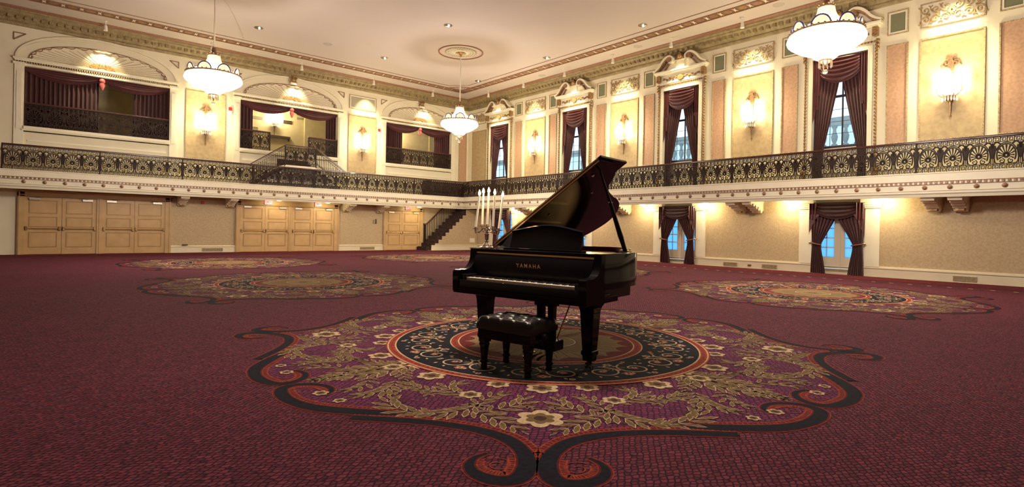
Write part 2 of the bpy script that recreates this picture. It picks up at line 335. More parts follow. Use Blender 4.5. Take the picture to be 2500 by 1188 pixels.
for u, v, R in ((1.704,.346,.10),(1.534,.912,.125),(2.0,.52,.09),(2.11,1.60,.06),(1.20,1.10,.11),(2.26,1.40,.05)): flower2(u, v, R, fund)
field = [(3.03,0),(2.965,.045),(2.81,.165),(2.69,.33),(2.62,.53),(2.58,.75),(2.56,.96),(2.555,1.12),(2.44,1.2),(2.41,1.47),(2.31,1.67),(2.17,1.81),(2.03,1.90),(1.95,1.95)]
med = []            # full medallion: list of (poly world-local, z, mat)
def xf(u, v, k, s):
    a = math.radians(-135+90*k); v = v*s; return (u*math.cos(a)-v*math.sin(a), u*math.sin(a)+v*math.cos(a))
for k in range(4):
    for s in (1, -1):
        for poly, z, mi in fund: med.append(([xf(u, v, k, s) for u, v in poly], z, mi))
        for a, b in zip(field[:-1], field[1:]): med.append(([(0, 0), xf(*a, k, s), xf(*b, k, s)], .0012, 1))
    for u, R in ((2.447, .165), (1.768, .135)):
        o = []; flower2(u, 0, R, o); med += [([xf(a, b, k, 1) for a, b in poly], z, mi) for poly, z, mi in o]
    o = []; flower2(1.30, 1.30, .10, o); flower2(1.80, 0.0, .01, o); med += [([xf(a, b, k, 1) for a, b in poly], z, mi) for poly, z, mi in o]
def ring(r0, r1, z, mi, n=96): 
    for i in range(n):
        a, b = 2*PI*i/n, 2*PI*(i+1)/n
        med.append(([(r0*math.cos(a), r0*math.sin(a)), (r1*math.cos(a), r1*math.sin(a)), (r1*math.cos(b), r1*math.sin(b)), (r0*math.cos(b), r0*math.sin(b))], z, mi))
def disc(r, z, mi, n=96): med.append(([(r*math.cos(2*PI*i/n), r*math.sin(2*PI*i/n)) for i in range(n)], z, mi))
disc(1.69, .0052, 3); disc(1.675, .0056, 5); disc(1.662, .0060, 3); disc(1.60, .0064, 5); disc(1.585, .0068, 2); disc(1.03, .0072, 5); disc(1.018, .0076, 3); disc(.945, .0080, 5); disc(.932, .0084, 10)
for n, r0, r1, z in ((170, 1.612, 1.648, .0064), (110, .955, 1.005, .0080)):
    for i in range(n):
        a = 2*PI*i/n; b = a+2*PI/n*.62; m_ = (r0+r1)/2
        med.append(([(r0*math.cos(a), r0*math.sin(a)), (m_*math.cos(b), m_*math.sin(b)), (r1*math.cos(a), r1*math.sin(a)), (m_*math.cos(a+2*PI/n*.2), m_*math.sin(a+2*PI/n*.2))], z, 4))
# scalloped gold centre
N = 20; pts = []
for i in range(N):
    for j in range(8):
        t = j/8; a = 2*PI*(i+t)/N; pts.append(((.875-.105*math.sin(PI*t)**.7)*math.cos(a), (.875-.105*math.sin(PI*t)**.7)*math.sin(a)))
for i in range(len(pts)): med.append(([(0,0), pts[i], pts[(i+1) % len(pts)]], .0088, 8))
for i in range(80):
    a = 2*PI*i/80; r0, r1 = (.34, .60 if i % 2 else .80); h = .0045; ca, sa = math.cos(a), math.sin(a)
    med.append(([(r0*ca+h*sa*.5, r0*sa-h*ca*.5), (r1*ca+h*sa, r1*sa-h*ca), (r1*ca-h*sa, r1*sa+h*ca), (r0*ca-h*sa*.5, r0*sa+h*ca*.5)], .0092, 7))
ring(.315, .33, .0093, 5, 48); ring(.335, .343, .0093, 7, 48); ring(.10, .108, .0094, 7, 32); ring(.155, .163, .0094, 7, 32)
o = []; flower2(0, 0, .085, o, .0096, 7, 8, 8); med += o
# scrolls in the black band, sixteen repeats
band = []
for s in (1, -1):
    strip2([(a, b, 0) for a, b in spiral(1.31, s*.17, .165, .045, 200*s if s > 0 else 160, (200+430)*s if s > 0 else 160-430, 30)], 0, lambda q: .017, .0080, 5, band)
    for a0 in range(0, 360, 45):
        cx, cz = 1.31+.155*math.cos(math.radians(a0)), s*.17+.155*math.sin(math.radians(a0)); dx, dz = math.cos(math.radians(a0+35)), math.sin(math.radians(a0+35))
        band.append(([(cx, cz), (cx+dx*.03-dz*.014, cz+dz*.03+dx*.014), (cx+dx*.055, cz+dz*.055), (cx+dx*.03+dz*.014, cz+dz*.03-dx*.014)], .0081, 5))
o = []; flower2(1.31, .17, .040, o, .0084, 9, 5); flower2(1.31, -.17, .040, o, .0084, 9, 5); flower2(1.45, 0, .055, o, .0084, 9, 5); flower2(1.14, 0, .045, o, .0084, 5, 9); flower2(1.50, .24, .03, o, .0084, 5, 9); flower2(1.10, .20, .028, o, .0084, 9, 5); flower2(1.30, 0, .028, o, .0084, 5, 9); band += o
for k in range(9):
    a = math.radians(40*k-160)*.5
    band.append(([(1.23, 0), (1.23+.10*math.cos(a)-.008, .10*math.sin(a)), (1.23+.12*math.cos(a), .12*math.sin(a)), (1.23+.10*math.cos(a)+.008, .10*math.sin(a)+.006)], .0079, 8))
nb = 12
for k in range(nb):
    a = 2*PI*k/nb+PI/4; ca, sa = math.cos(a), math.sin(a)
    med += [([(u*ca-v*sa, u*sa+v*ca) for u, v in poly], z, mi) for poly, z, mi in band]
for cx, cy in ((4.2,4.28),(4.3,11.75),(12.2,4.55),(4.6,18.85),(12.2,11.9),(12.15,18.85),(-3.6,11.75)):
    if cx < X0+1: continue
    for poly, z, mi in med: fl.face([(cx+a, cy+b, z) for a, b in poly], mi)
floor = struct(fl.build('floor', CPM))

# ------------------------------------------------------------------ walls and ceiling
def wall_holes(a0, a1, z0, z1, holes, th, bx):     # decompose into boxes around rectangular holes (a0,a1,z0,z1)
    ed = sorted(set([a0, a1]+[h[0] for h in holes]+[h[1] for h in holes]))
    for p, q in zip(ed[:-1], ed[1:]):
        hs = sorted([(h[2], h[3]) for h in holes if h[0] <= p+1e-6 and h[1] >= q-1e-6]); z = z0
        for (b, t) in hs:
            if b > z+1e-6: bx(p, q, z, b)
            z = t
        if z < z1-1e-6: bx(p, q, z, z1)
WY = [22.93, 17.45, 11.90, 6.34]        # window axes on wall_right
LY = [22.5, 17.40, 11.90, 6.31]
SY = [20.15, 14.63, 9.09, 3.58]         # sconce axes on wall_right
AX = [1.78, 8.78, 15.58]                # arch axes on wall_left
AW = [(-.40,3.97), (6.59,10.97), (13.54,17.60)]
SX = [-1.75, 5.27, 12.25]
ZB = 2.88                               # balcony floor
wr = MB(); wall_holes(Y0, YB+.4, 0, ZC, [(y-.78, y+.78, ZB, 6.78) for y in WY]+[(y-.70, y+.70, .0, 2.2) for y in LY], .4, lambda p, q, a, b: wr.box(XR, XR+.4, p, q, a, b))
struct(wr.build('wall_right', cream))
wl = MB(); wall_holes(X0-.4, XR, 0, ZC, [(a, b, 4.30, 6.60) for a, b in AW], .4, lambda p, q, a, b: wl.box(p, q, YB, YB+.4, a, b))
struct(wl.build('wall_left', cream))
m = MB(); m.box(X0-.4, X0, Y0-.4, YB, 0, ZC); struct(m.build('wall_side', dark_wall))
m = MB(); m.box(X0, XR, Y0-.4, Y0, 0, ZC); struct(m.build('wall_back', dark_wall))
m = MB(); m.box(X0-.4, XR+.4, Y0-.4, YB+.4, ZC, ZC+.3)
ceiling = struct(m.build('ceiling', ceil_m))
# upper gallery rooms behind the arches
gy = YB+.4
m = MB(); m.box(X0-.4, 20.2, gy, YB+4.3, 4.15, 4.30, 0); struct(m.build('floor_gallery', stepc))
m = MB(); m.box(X0-.4, 20.2, YB+4.0, YB+4.3, 4.30, 7.5); m.box(20.0, 20.2, gy, YB+4.0, 4.3, 7.5); m.box(X0-.6, X0-.4, gy, YB+4.0, 4.3, 7.5)
struct(m.build('wall_gallery', gal_wall)); m = MB(); m.box(18.6, 18.95, YB+3.85, YB+4.0, 4.3, 7.5); m.box(10.8, 12.0, YB+3.9, YB+4.0, 4.3, 7.1); m.box(X0, 20, YB+3.95, YB+4, 6.95, 7.05); struct(m.build('trim_7', gal_wall))
m = MB(); m.box(X0-.6, 20.2, gy, YB+4.3, 7.5, 7.6); struct(m.build('ceiling_gallery', gal_wall))

# ceiling trims: cornice, red strip, scroll band, thin line and corner fan
def run_prof(prof, name, mats, mi=None, parent=None, a0=Y0, b0=X0):   # profile (distance from wall, z) swept along both walls with a mitre
    m = MB()
    path = [(lambda d: (XR-d, a0)), (lambda d: (XR-d, YB-d)), (lambda d: (b0, YB-d))]
    rows = [[(*f(d), z) for d, z in prof] for f in path]
    m.grid(rows, 0); o = m.build(name, mats, parent); return o
tr1 = thing('trim_1', kind='structure')
run_prof([(0,7.95),(.05,7.97),(.07,8.04),(.06,8.08),(.10,8.12),(.22,8.24),(.30,8.30),(.31,8.36),(.36,8.38),(.37,8.43),(.385,8.5)], 'cornice', cornice_m, parent=tr1)
run_prof([(.372,8.43),(.40,8.432),(.47,8.47),(.48,8.5)], 'bed_moulding', strip_m, parent=tr1)
m = MB()                       # modillion blocks hanging under the cornice
y = Y0
while y < YB-.5: m.box(XR-.25, XR-.06, y, y+.11, 8.15, 8.25); y += .22
x = X0
while x < XR-.5: m.box(x, x+.11, YB-.25, YB-.06, 8.15, 8.25); x += .22
m.build('modillions', cornice_m, tr1)
band_m = mat('dark_painted_band', (.11,.055,.033), .6, noise=(20, (.17,.09,.05), .4, .6)); cres_m = mat('tan_crescent_paint', (.80,.66,.50), .6)
tr2 = thing('trim_2', kind='structure')
m = MB(); zb = ZC-.012
def cband(d0, d1, z, mi): 
    m.box(XR-d1, XR-d0, Y0, YB-d0, z, ZC, mi); m.box(X0, XR-d1, YB-d1, YB-d0, z, ZC, mi)
cband(1.47, 1.86, ZC-.012, 0); cband(1.45, 1.49, ZC-.03, 1); cband(1.84, 1.88, ZC-.03, 1)
def cscroll(cx, cy, ax):
    for k in (0, 1):
        pts = spiral(0, 0, .145, .03, 200, 200+400, 18)
        q = [((cx+a, cy+b) if ax else (cx+b, cy+a)) for a, b in pts]
        for i in range(len(q)-1):
            (a, b), (c, d) = q[i], q[i+1]; l = math.hypot(c-a, d-b) or 1; nx, ny = -(d-b)/l*.016, (c-a)/l*.016
            m.face([(a+nx, b+ny, zb-.004), (c+nx, d+ny, zb-.004), (c-nx, d-ny, zb-.004), (a-nx, b-ny, zb-.004)], 1)
        break
    n = 10
    for s in (-1, 1):           # pale crescents on both sides of the roundel
        P = [(s*.175+ s*.035*math.cos(t), .155*math.sin(t)) for t in [(-.5+i/n)*PI for i in range(n+1)]]; Q = [(s*.175+s*.082*math.cos((-.5+i/n)*PI)-s*.004, .155*math.sin((-.5+i/n)*PI)) for i in range(n+1)]
        for i in range(n):
            pl = [P[i], P[i+1], Q[i+1], Q[i]]; m.face([((cx+b, cy+a) if not ax else (cx+a, cy+b))+(zb-.003,) for a, b in pl], 2)
    m.face([((cx+.135*math.cos(t), cy+.135*math.sin(t), zb-.002)) for t in [2*PI*i/16 for i in range(16)]], 3)
y = Y0+.3
while y < YB-2.2: cscroll(XR-1.665, y, False); y += .496
x = XR-2.6
while x > X0+.3: cscroll(x, YB-1.665, True); x -= .496
m.build('scroll_band', [band_m, strip_m, cres_m, gilt], tr2)
m = MB(); z = ZC-.015
kx, ky, kr = XR-1.75, YB-1.75, 1.22
m.box(XR-2.235, XR-2.205, Y0, ky-math.sqrt(kr**2-.47**2), z, ZC); m.box(X0, kx-math.sqrt(kr**2-.47**2), YB-2.235, YB-2.205, z, ZC)
def flatarc(r, w_, a0, a1, mi=0, n=28):
    for i in range(n):
        a, b = math.radians(a0+(a1-a0)*i/n), math.radians(a0+(a1-a0)*(i+1)/n)
        m.hexa([(kx+q*math.cos(t), ky+q*math.sin(t), z) for q, t in ((r-w_/2, a), (r+w_/2, a), (r+w_/2, b), (r-w_/2, b))], [(kx+q*math.cos(t), ky+q*math.sin(t), ZC) for q, t in ((r-w_/2, a), (r+w_/2, a), (r+w_/2, b), (r-w_/2, b))], mi)
dd = math.degrees(math.asin(.47/kr)); flatarc(kr, .03, 180+dd, 270-dd); flatarc(.92, .06, 176, 274)
for k in range(9):
    a = math.radians(184+k*10.25); m.hexa([(kx+q*math.cos(a)+e*math.sin(a), ky+q*math.sin(a)-e*math.cos(a), z) for q, e in ((.2,.008),(.88,.012),(.88,-.012),(.2,-.008))], [(kx+q*math.cos(a)+e*math.sin(a), ky+q*math.sin(a)-e*math.cos(a), ZC) for q, e in ((.2,.008),(.88,.012),(.88,-.012),(.2,-.008))])
m.build('bead_line', strip_m, tr2)

# ------------------------------------------------------------------ panels on the walls
def frame(m, x0, x1, z0, z1, w_, y0, y1, mi=0):
    m.box(x0, x1, y0, y1, z0, z0+w_, mi); m.box(x0, x1, y0, y1, z1-w_, z1, mi); m.box(x0, x0+w_, y0, y1, z0+w_, z1-w_, mi); m.box(x1-w_, x1, y0, y1, z0+w_, z1-w_, mi)
def panel(cx, hw, z0, z1, pm, right, bead=.035):
    t = thing('wall_panel', loc=onR(cx) if right else onL(cx), rz=RR if right else 0)
    m = MB(); m.box(-hw, hw, -.012, .0, z0, z1); m.build('silk_field', pm, t)
    m = MB(); frame(m, -hw, hw, z0, z1, bead, -.035, 0); m.build('bead_frame', panel_line, t)
    return t
ordR = ['farthest', 'second farthest', 'third farthest', 'nearest']
PT = []
for i, y in enumerate(SY):
    t = panel(y, .715, 3.90, 6.77, panel_gold, True); tag(t, 'tall gold silk wall panel framing the %s wall lamp of the window wall' % ordR[i], 'wall panel')
    for s in (-1, 1):
        yy = y+s*1.25
        if yy < 2: continue
        t = panel(yy, .265, 3.90, 6.78, panel_pink, True); tag(t, 'narrow rose silk wall panel just %s the %s wall lamp of the window wall' % ('beyond' if s > 0 else 'this side of', ordR[i]), 'wall panel')
t = panel(24.75, .63, 3.90, 6.70, panel_gold, True); tag(t, 'gold silk wall panel in the far corner beside the last tall window', 'wall panel')
for i, x in enumerate(SX[1:]):
    t = panel(x, .74, 3.89, 6.73, panel_gold, False); tag(t, 'tall gold silk wall panel behind the wall lamp %s' % ('left of the staircase arch' if i == 0 else 'between the two fully seen arches'), 'wall panel')
t = panel(18.39, .26, 3.87, 6.7, panel_pink, False); tag(t, 'narrow rose silk wall panel in the corner, beside the farthest arch', 'wall panel')
# upper frieze: relief panels and green grilles (right), grey boxes (left)
def relief_mesh(hw, hh):
    m = MB(); n = 3
    for sx in (-1, 1):
        for sz in (-1, 1):
            for k in range(n):
                cx = (.14+k*.235)*hw/.66; cz = (.125 if k % 2 else .135); a0 = 200 if k % 2 else 20
                m.bar([(sx*a, sz*b) for a, b in spiral(cx, cz, .105, .02, a0, a0+(450 if k % 2 else -450), 18)], .024, -.05, -.006)
                m.bar([(sx*a, sz*b) for a, b in cr([(cx-.10, .02), (cx, .03), (cx+.10, .10), (cx+.125, .22)], 4)], [.030-.018*i/12 for i in range(13)], -.055, -.006)
                m.bar([(sx*a, sz*b) for a, b in cr([(cx+.07, .245), (cx+.115, .21), (cx+.16, .245)], 4)], .020, -.05, -.006)
    for k in range(12):
        a = 2*PI*k/12; m.bar([(.02*math.cos(a), .02*math.sin(a)), (.075*math.cos(a), .13*math.sin(a))], .022, -.06, -.006)
    return m
relief_g = mat('pale_gilt_relief', (.40,.26,.11), .45, .1, noise=(30, (.54,.40,.21), .42, .58))
def relief(cx, hw, label):
    t = thing('relief_panel', label, 'wall ornament', onR(cx, 7.41), RR)
    m = MB(); m.box(-hw, hw, -.01, 0, -.34, .34); m.build('field', cream2, t)
    m = MB(); frame(m, -hw, hw, -.34, .34, .028, -.035, 0); m.build('bead_frame', panel_line, t)
    m = relief_mesh(hw-.07, .26); o = m.build('scrollwork', [relief_g, relief_g], t)
for i, y in enumerate(SY): relief(y, .715, 'gilded scrollwork relief panel above the %s wall lamp of the window wall' % ordR[i])
relief(24.8, .62, 'gilded scrollwork relief panel in the far corner beside the last window pediment')
def grille(cx, right, hw, label, mt=None):
    t = thing('grille', label, 'grille', onR(cx, 7.41) if right else onL(cx, 7.35), RR if right else 0)
    m = MB(); frame(m, -hw, hw, -.345, .345, .022, -.03, 0); m.build('bead_frame', panel_line, t)
    m = MB(); frame(m, -hw+.045, hw-.045, -.30, .30, .035, -.022, 0); m.build('inner_frame', cream2, t)
    m = MB(); m.box(-hw+.08, hw-.08, -.012, 0, -.265, .265); m.build('cloth', mt or grille_m, t)
for i, y in enumerate(SY):
    for s in (-1, 1):
        if y+s*1.25 < 2: continue
        grille(y+s*1.25, True, .262, 'small green grille just %s the scrollwork panel over the %s wall lamp' % ('beyond' if s > 0 else 'this side of', ordR[i]))
for i, x in enumerate(SX[1:]): grille(x, False, .72, 'wide grey framed grille above the wall lamp %s' % ('behind the hanging chandelier at the left' if i == 0 else 'between the two fully seen arches'), mat('grey_grille_cloth', (.42,.38,.28), .8, noise=(160, (.34,.30,.21), .4, .6)))

# ------------------------------------------------------------------ arches on the left wall
def ell(rx, rz, n=40): return [(rx*math.cos(PI-PI*i/n), 6.87+rz*math.sin(PI*i/n)) for i in range(n+1)]
for i, cx in enumerate(AX):
    hw = (AW[i][1]-AW[i][0])/2; cx = (AW[i][0]+AW[i][1])/2
    t = thing('trim_%d' % (3+i), loc=onL(cx), kind='structure')
    m = MB()
    for s in (-1, 1):
        m.box(min(s*hw, s*(hw+.26)), max(s*hw, s*(hw+.26)), -.045, 0, 2.88, 6.60); m.box(min(s*(hw+.06), s*(hw+.20)), max(s*(hw+.06), s*(hw+.20)), -.065, 0, 4.4, 6.4)
        m.box(min(s*(hw-.02), s*(hw+.30)), max(s*(hw-.02), s*(hw+.30)), -.10, 0, 6.62, 6.70)
    m.box(-hw-.26, hw+.26, -.07, 0, 6.60, 6.68); m.box(-hw-.30, hw+.30, -.12, 0, 6.80, 6.86); m.box(-hw-.27, hw+.27, -.09, 0, 6.75, 6.80)
    m.build('entablature', cream2, t)
    m = MB(); k = 0
    while k*.07 < 2*hw+.5: m.box(-hw-.25+k*.07, -hw-.215+k*.07, -.095, 0, 6.69, 6.75); k += 1
    m.build('dentils', panel_line, t)
    m = MB(); m.bar(ell(hw+.22, 1.06), .07, -.06, 0); m.bar(ell(hw+.04, .80), .30, -.028, 0); m.bar(ell(hw-.13, .68), .05, -.07, 0); m.build('arch_moulding', cream, t)
    m = MB(); E = ell(hw-.12, .72, 16*6); m.bar(E, .022, -.08, 0)
    for g in range(16):
        seg = E[g*6:g*6+7]; q = []
        for j, (a, b) in enumerate(seg):
            dx, dz = a, b-6.87; l = math.hypot(dx, dz) or 1; dpt = .085*math.sin(PI*j/6); q.append((a-dx/l*dpt, max(6.87, b-dz/l*dpt)))
        m.bar(q, .024, -.08, 0)
    m.build('scalloped_garland', gilt_brown, t)
    m = MB()
    for g in range(1, 24):
        a = PI*g/24; r0 = .46; ex, ez = (hw-.22)*math.cos(a), .60*math.sin(a)
        m.bar([(.42*math.cos(a), 6.88+.17*math.sin(a)), (ex, 6.88+ez)], .012, -.014, 0)
    m.build('fan_rays', panel_line, t)
    m = MB()
    for g in range(0, 13):
        a = PI*g/12; m.bar([(.12*math.cos(a), 6.88+.06*math.sin(a)), (.26*math.cos(a), 6.88+.16*math.sin(a)), (.40*math.cos(a), 6.88+.22*math.sin(a))], [.01, .05, .07], -.05, 0)
    m.bar(arc(0, 6.88, .17, .10, 0, 180, 10), .05, -.06, 0); m.build('shell', gilt, t)
    m = MB(); m.box(-hw, hw, -.10, .42, 4.40, 4.50); m.box(-hw-.05, hw+.05, -.08, 0, 4.34, 4.40); m.box(-hw+.1, hw-.1, -.03, 0, 3.98, 4.03); m.box(-hw+.1, hw-.1, -.03, 0, 3.2, 3.24); m.build('sill', cream2, t)
    m = MB()
    for s in (-1, 1):
        xo = s*(hw+.29); xi = s*(hw-.03); q = [(xo, 7.71), (xi, 7.71), (xo, 7.46), (xo, 7.71)]
        for a, b in zip(q[:-1], q[1:]): m.bar([a, b], .025, -.03, 0)
    m.build('spandrel_bead', gilt_brown, t)
    # gilded keystone crest
    if i == 0: continue
    t = thing('crest', 'gilded crown crest over the %s arch, under the cornice' % ('middle, staircase' if i == 1 else 'farthest'), 'wall ornament', onL(cx, 7.62), 0)
    m = MB(); m.plate([(-.14,0),(.14,0),(.11,.10),(-.11,.10)], -.16, 0); m.build('bracket', cream2, t)
    m = MB(); m.ball((0,-.14,.22), .085, 0, 8, 1.2)
    for s in (-1, 1): m.ball((s*.09,-.12,.17), .05, 0, 8); m.ball((s*.12,-.12,.27), .045, 0, 8); m.bar(spiral(s*.12, .30, .06, .01, 0, 360, 10), .025, -.15, -.03)
    m.bar([(-.15,.12),(0,.10),(.15,.12)], .03, -.17, 0); m.ball((0,-.15,.34), .04, 0, 8); m.build('crown', gilt, t, True)

# ------------------------------------------------------------------ curtains
def drape_sheet(rows, n, amp, k=12, y0=0.0, phase=0.0, seed=1):
    """rows: (z, x_a, x_b) top to bottom -> folded cloth grid, thin but two-sided with depth folds"""
    rs = random.Random(seed); ph = [rs.uniform(-.5, .5) for _ in range(n+2)]
    rows = cr(rows, 4); N = n*k; G = []
    for z, xa, xb in rows:
        r = []
        for i in range(N+1):
            t = i/N; f = t*n; c = ph[int(f)]*(1-(f % 1))+ph[min(int(f)+1, n+1)]*(f % 1)
            r.append((xa+(xb-xa)*t, y0-amp*(1+math.sin(2*PI*f+phase+c))/1, z))
        G.append(r)
    return G
def swag_grid(xa, xb, ztop, drop, y0, nf=7, depth=.16, ztop2=None, edge=.22, fa=.022):
    G = []; M = 28; N = nf*6
    for j in range(N+1):
        t = j/N; r = []
        for i in range(M+1):
            s = i/M; x = xa+(xb-xa)*s; sag = 1-(2*s-1)**2; zt = ztop+((ztop2 or ztop)-ztop)*s
            z = zt-.05*t*drop*(1-sag)-drop*t*(edge+(1-edge)*sag**.9)
            bul = depth*(.35+.65*sag)*math.sin(PI*min(1, t*.9+.08)); fold = fa*(.3+sag)*math.sin(2*PI*nf*t)
            r.append((x, y0-bul-fold, z))
        G.append(r)
    return G
def jabot(m, x0, x1, ztop, zin, zout, y0, s=1):     # cascading tail with zigzag lower edge
    n = 8
    for i in range(n):
        a, b = i/n, (i+1)/n; xa, xb = x0+(x1-x0)*a, x0+(x1-x0)*b
        za = zin+(zout-zin)*a; zb_ = zin+(zout-zin)*b+.06
        d = .05 if i % 2 else 0
        m.face([(xa, y0-d, ztop), (xb, y0-.05+d, ztop), (xb, y0-.05+d, zb_-.05), (xa, y0-d, za)], 0)
        m.face([(xa, y0-d, za+.02), (xb, y0-.05+d, zb_-.03), (xb, y0-.05+d, zb_-.055), (xa, y0-d, za-.01)], 1)
def upper_curtain(cy, label):
    t = thing('curtain', label, 'curtain', onR(cy, ZB), RR)
    z = lambda v: v-ZB
    for s in (-1, 1):
        rows = [(z(6.76), s*.76, s*.01), (z(6.2), s*.76, s*.01), (z(5.9), s*.76, s*.06), (z(5.2), s*.76, s*.20), (z(4.5), s*.76, s*.34), (z(4.0), s*.76, s*.45), (z(3.5), s*.77, s*.50), (z(2.89), s*.77, s*.50)]
        m = MB(); m.grid(drape_sheet(rows, 7, .030, 8, .12, seed=int(cy)+s)); m.build('side_panel', drape, t, True)
        m = MB(); x0, x1 = s*.56, s*.77
        m.grid(drape_sheet([(z(6.76), x1, x0), (z(5.9), x1, x0), (z(5.2), x1, s*.60)], 3, .03, 6, .02, seed=3)); 
        E = [(x1, z(4.75)), (s*.72, z(4.95)), (s*.69, z(5.0)), (s*.68, z(5.25)), (s*.63, z(5.3)), (s*.62, z(5.6)), (s*.56, z(5.65))]
        for k in range(len(E)-1): m.face([(E[k][0], -.03+.03*(k % 2), z(5.75)), (E[k+1][0], 0-.03*(k % 2), z(5.75)), (E[k+1][0], 0-.03*(k % 2), E[k+1][1]), (E[k][0], -.03+.03*(k % 2), E[k][1])])
        m.build('jabot', swag_m, t, True)
    m = MB(); m.grid(swag_grid(-.55, .55, z(6.75), .80, .0, 6, .10, None, .62, .040)); m.build('swag', swag_m, t, True)
    m = MB(); m.tube([(-.77,.08,z(6.73)),(.77,.08,z(6.73))], .02); m.build('rod', brass, t)
    return t
names4 = ['farthest', 'second farthest', 'second nearest', 'nearest']
for i, y in enumerate(WY): upper_curtain(y, 'burgundy swagged curtain pair of the %s tall window above the balcony' % names4[i])
def lower_curtain(cy, hw, label):
    t = thing('curtain', label, 'curtain', onR(cy, 0), RR)
    for s in (-1, 1):
        rows = [(2.15, s*hw, s*.0), (1.75, s*hw, s*.03), (1.4, s*hw*.985, s*.20), (1.05, s*hw*.95, s*.38), (.93, s*hw*.93, s*.43), (.75, s*hw*.95, s*.43), (.4, s*hw*.98, s*.37), (.012, s*hw, s*.31)]
        m = MB(); m.grid(drape_sheet(rows, 7, .035, 8, -.08, seed=int(cy)+s)); m.build('side_panel', drape, t, True)
        m = MB(); m.tube([(s*.42,-.17,.90),(s*.55,-.20,.92),(s*hw*.98,-.13,.96)], .022, 6); m.build('tieback', trim_fr, t, True)
        m = MB(); m.ball((s*(hw+.02),-.13,.96), .04); m.tube([(s*(hw+.02),0,.96),(s*(hw+.02),-.12,.96)], .012); m.build('tieback_knob', brass, t, True)
        m = MB(); m.grid(drape_sheet([(2.2, s*hw*1.02, s*(hw-.22)), (1.7, s*hw*1.02, s*(hw-.22))], 3, .04, 6, -.19, seed=2))
        E = [(s*hw*1.02, 1.28), (s*(hw-.06), 1.42), (s*(hw-.08), 1.5), (s*(hw-.14), 1.62), (s*(hw-.16), 1.7), (s*(hw-.26), 1.82)]
        for k in range(len(E)-1): m.face([(E[k][0], -.24+.03*(k % 2), 1.85), (E[k+1][0], -.21-.03*(k % 2), 1.85), (E[k+1][0], -.21-.03*(k % 2), E[k+1][1]), (E[k][0], -.24+.03*(k % 2), E[k][1])])
        m.build('jabot', swag_m, t, True)
    m = MB(); m.grid(swag_grid(-hw+.18, hw-.18, 2.2, .50, -.18, 4, .08, None, .6, .035)); m.build('swag', drape, t, True)
    m = MB(); m.box(-hw*1.02, hw*1.02, -.19, -.02, 2.18, 2.225); m.build('pelmet', drape, t)
for i, y in enumerate(LY): lower_curtain(y, .745, 'burgundy tied-back curtain pair of the %s garden door under the balcony' % names4[i])
def arch_curtain(i, wl_, wr_, label, closed=False):
    a, b = AW[i]; cx = (a+b)/2; hw = (b-a)/2
    t = thing('curtain', label, 'curtain', (cx, YB+.2, 4.5), 0)
    for s, wd in ((-1, wl_), (1, wr_)):
        m = MB(); m.grid(drape_sheet([(2.09, s*hw*.995, s*(hw-wd)), (1.0, s*hw*.995, s*(hw-wd)), (.01, s*hw*.995, s*(hw-wd))], max(3, int(wd*8)), .05, 6, .03, seed=i)); m.build('side_panel', drape, t, True)
        m = MB(); m.grid(swag_grid(min(0, s*hw), max(0, s*hw), 2.10, .42, -.07, 5, .10)); m.build('swag', swag_m, t, True)
    m = MB(); m.ball((0,-.20,1.97), .10, 0, 10); m.lathe([(.03,-.34),(.10,-.16),(.05,-.02)], (0,-.20,1.97), 10); m.build('rosette', rosette_m, t, True)
arch_curtain(0, 2.1, 1.2, 'dark burgundy curtains filling the arch at the left end of the balcony')
arch_curtain(1, .56, .52, 'dark burgundy curtains with two swags and a pink rosette in the staircase arch')
arch_curtain(2, 1.05, 1.02, 'dark burgundy curtains with two swags and a pink rosette in the farthest arch')

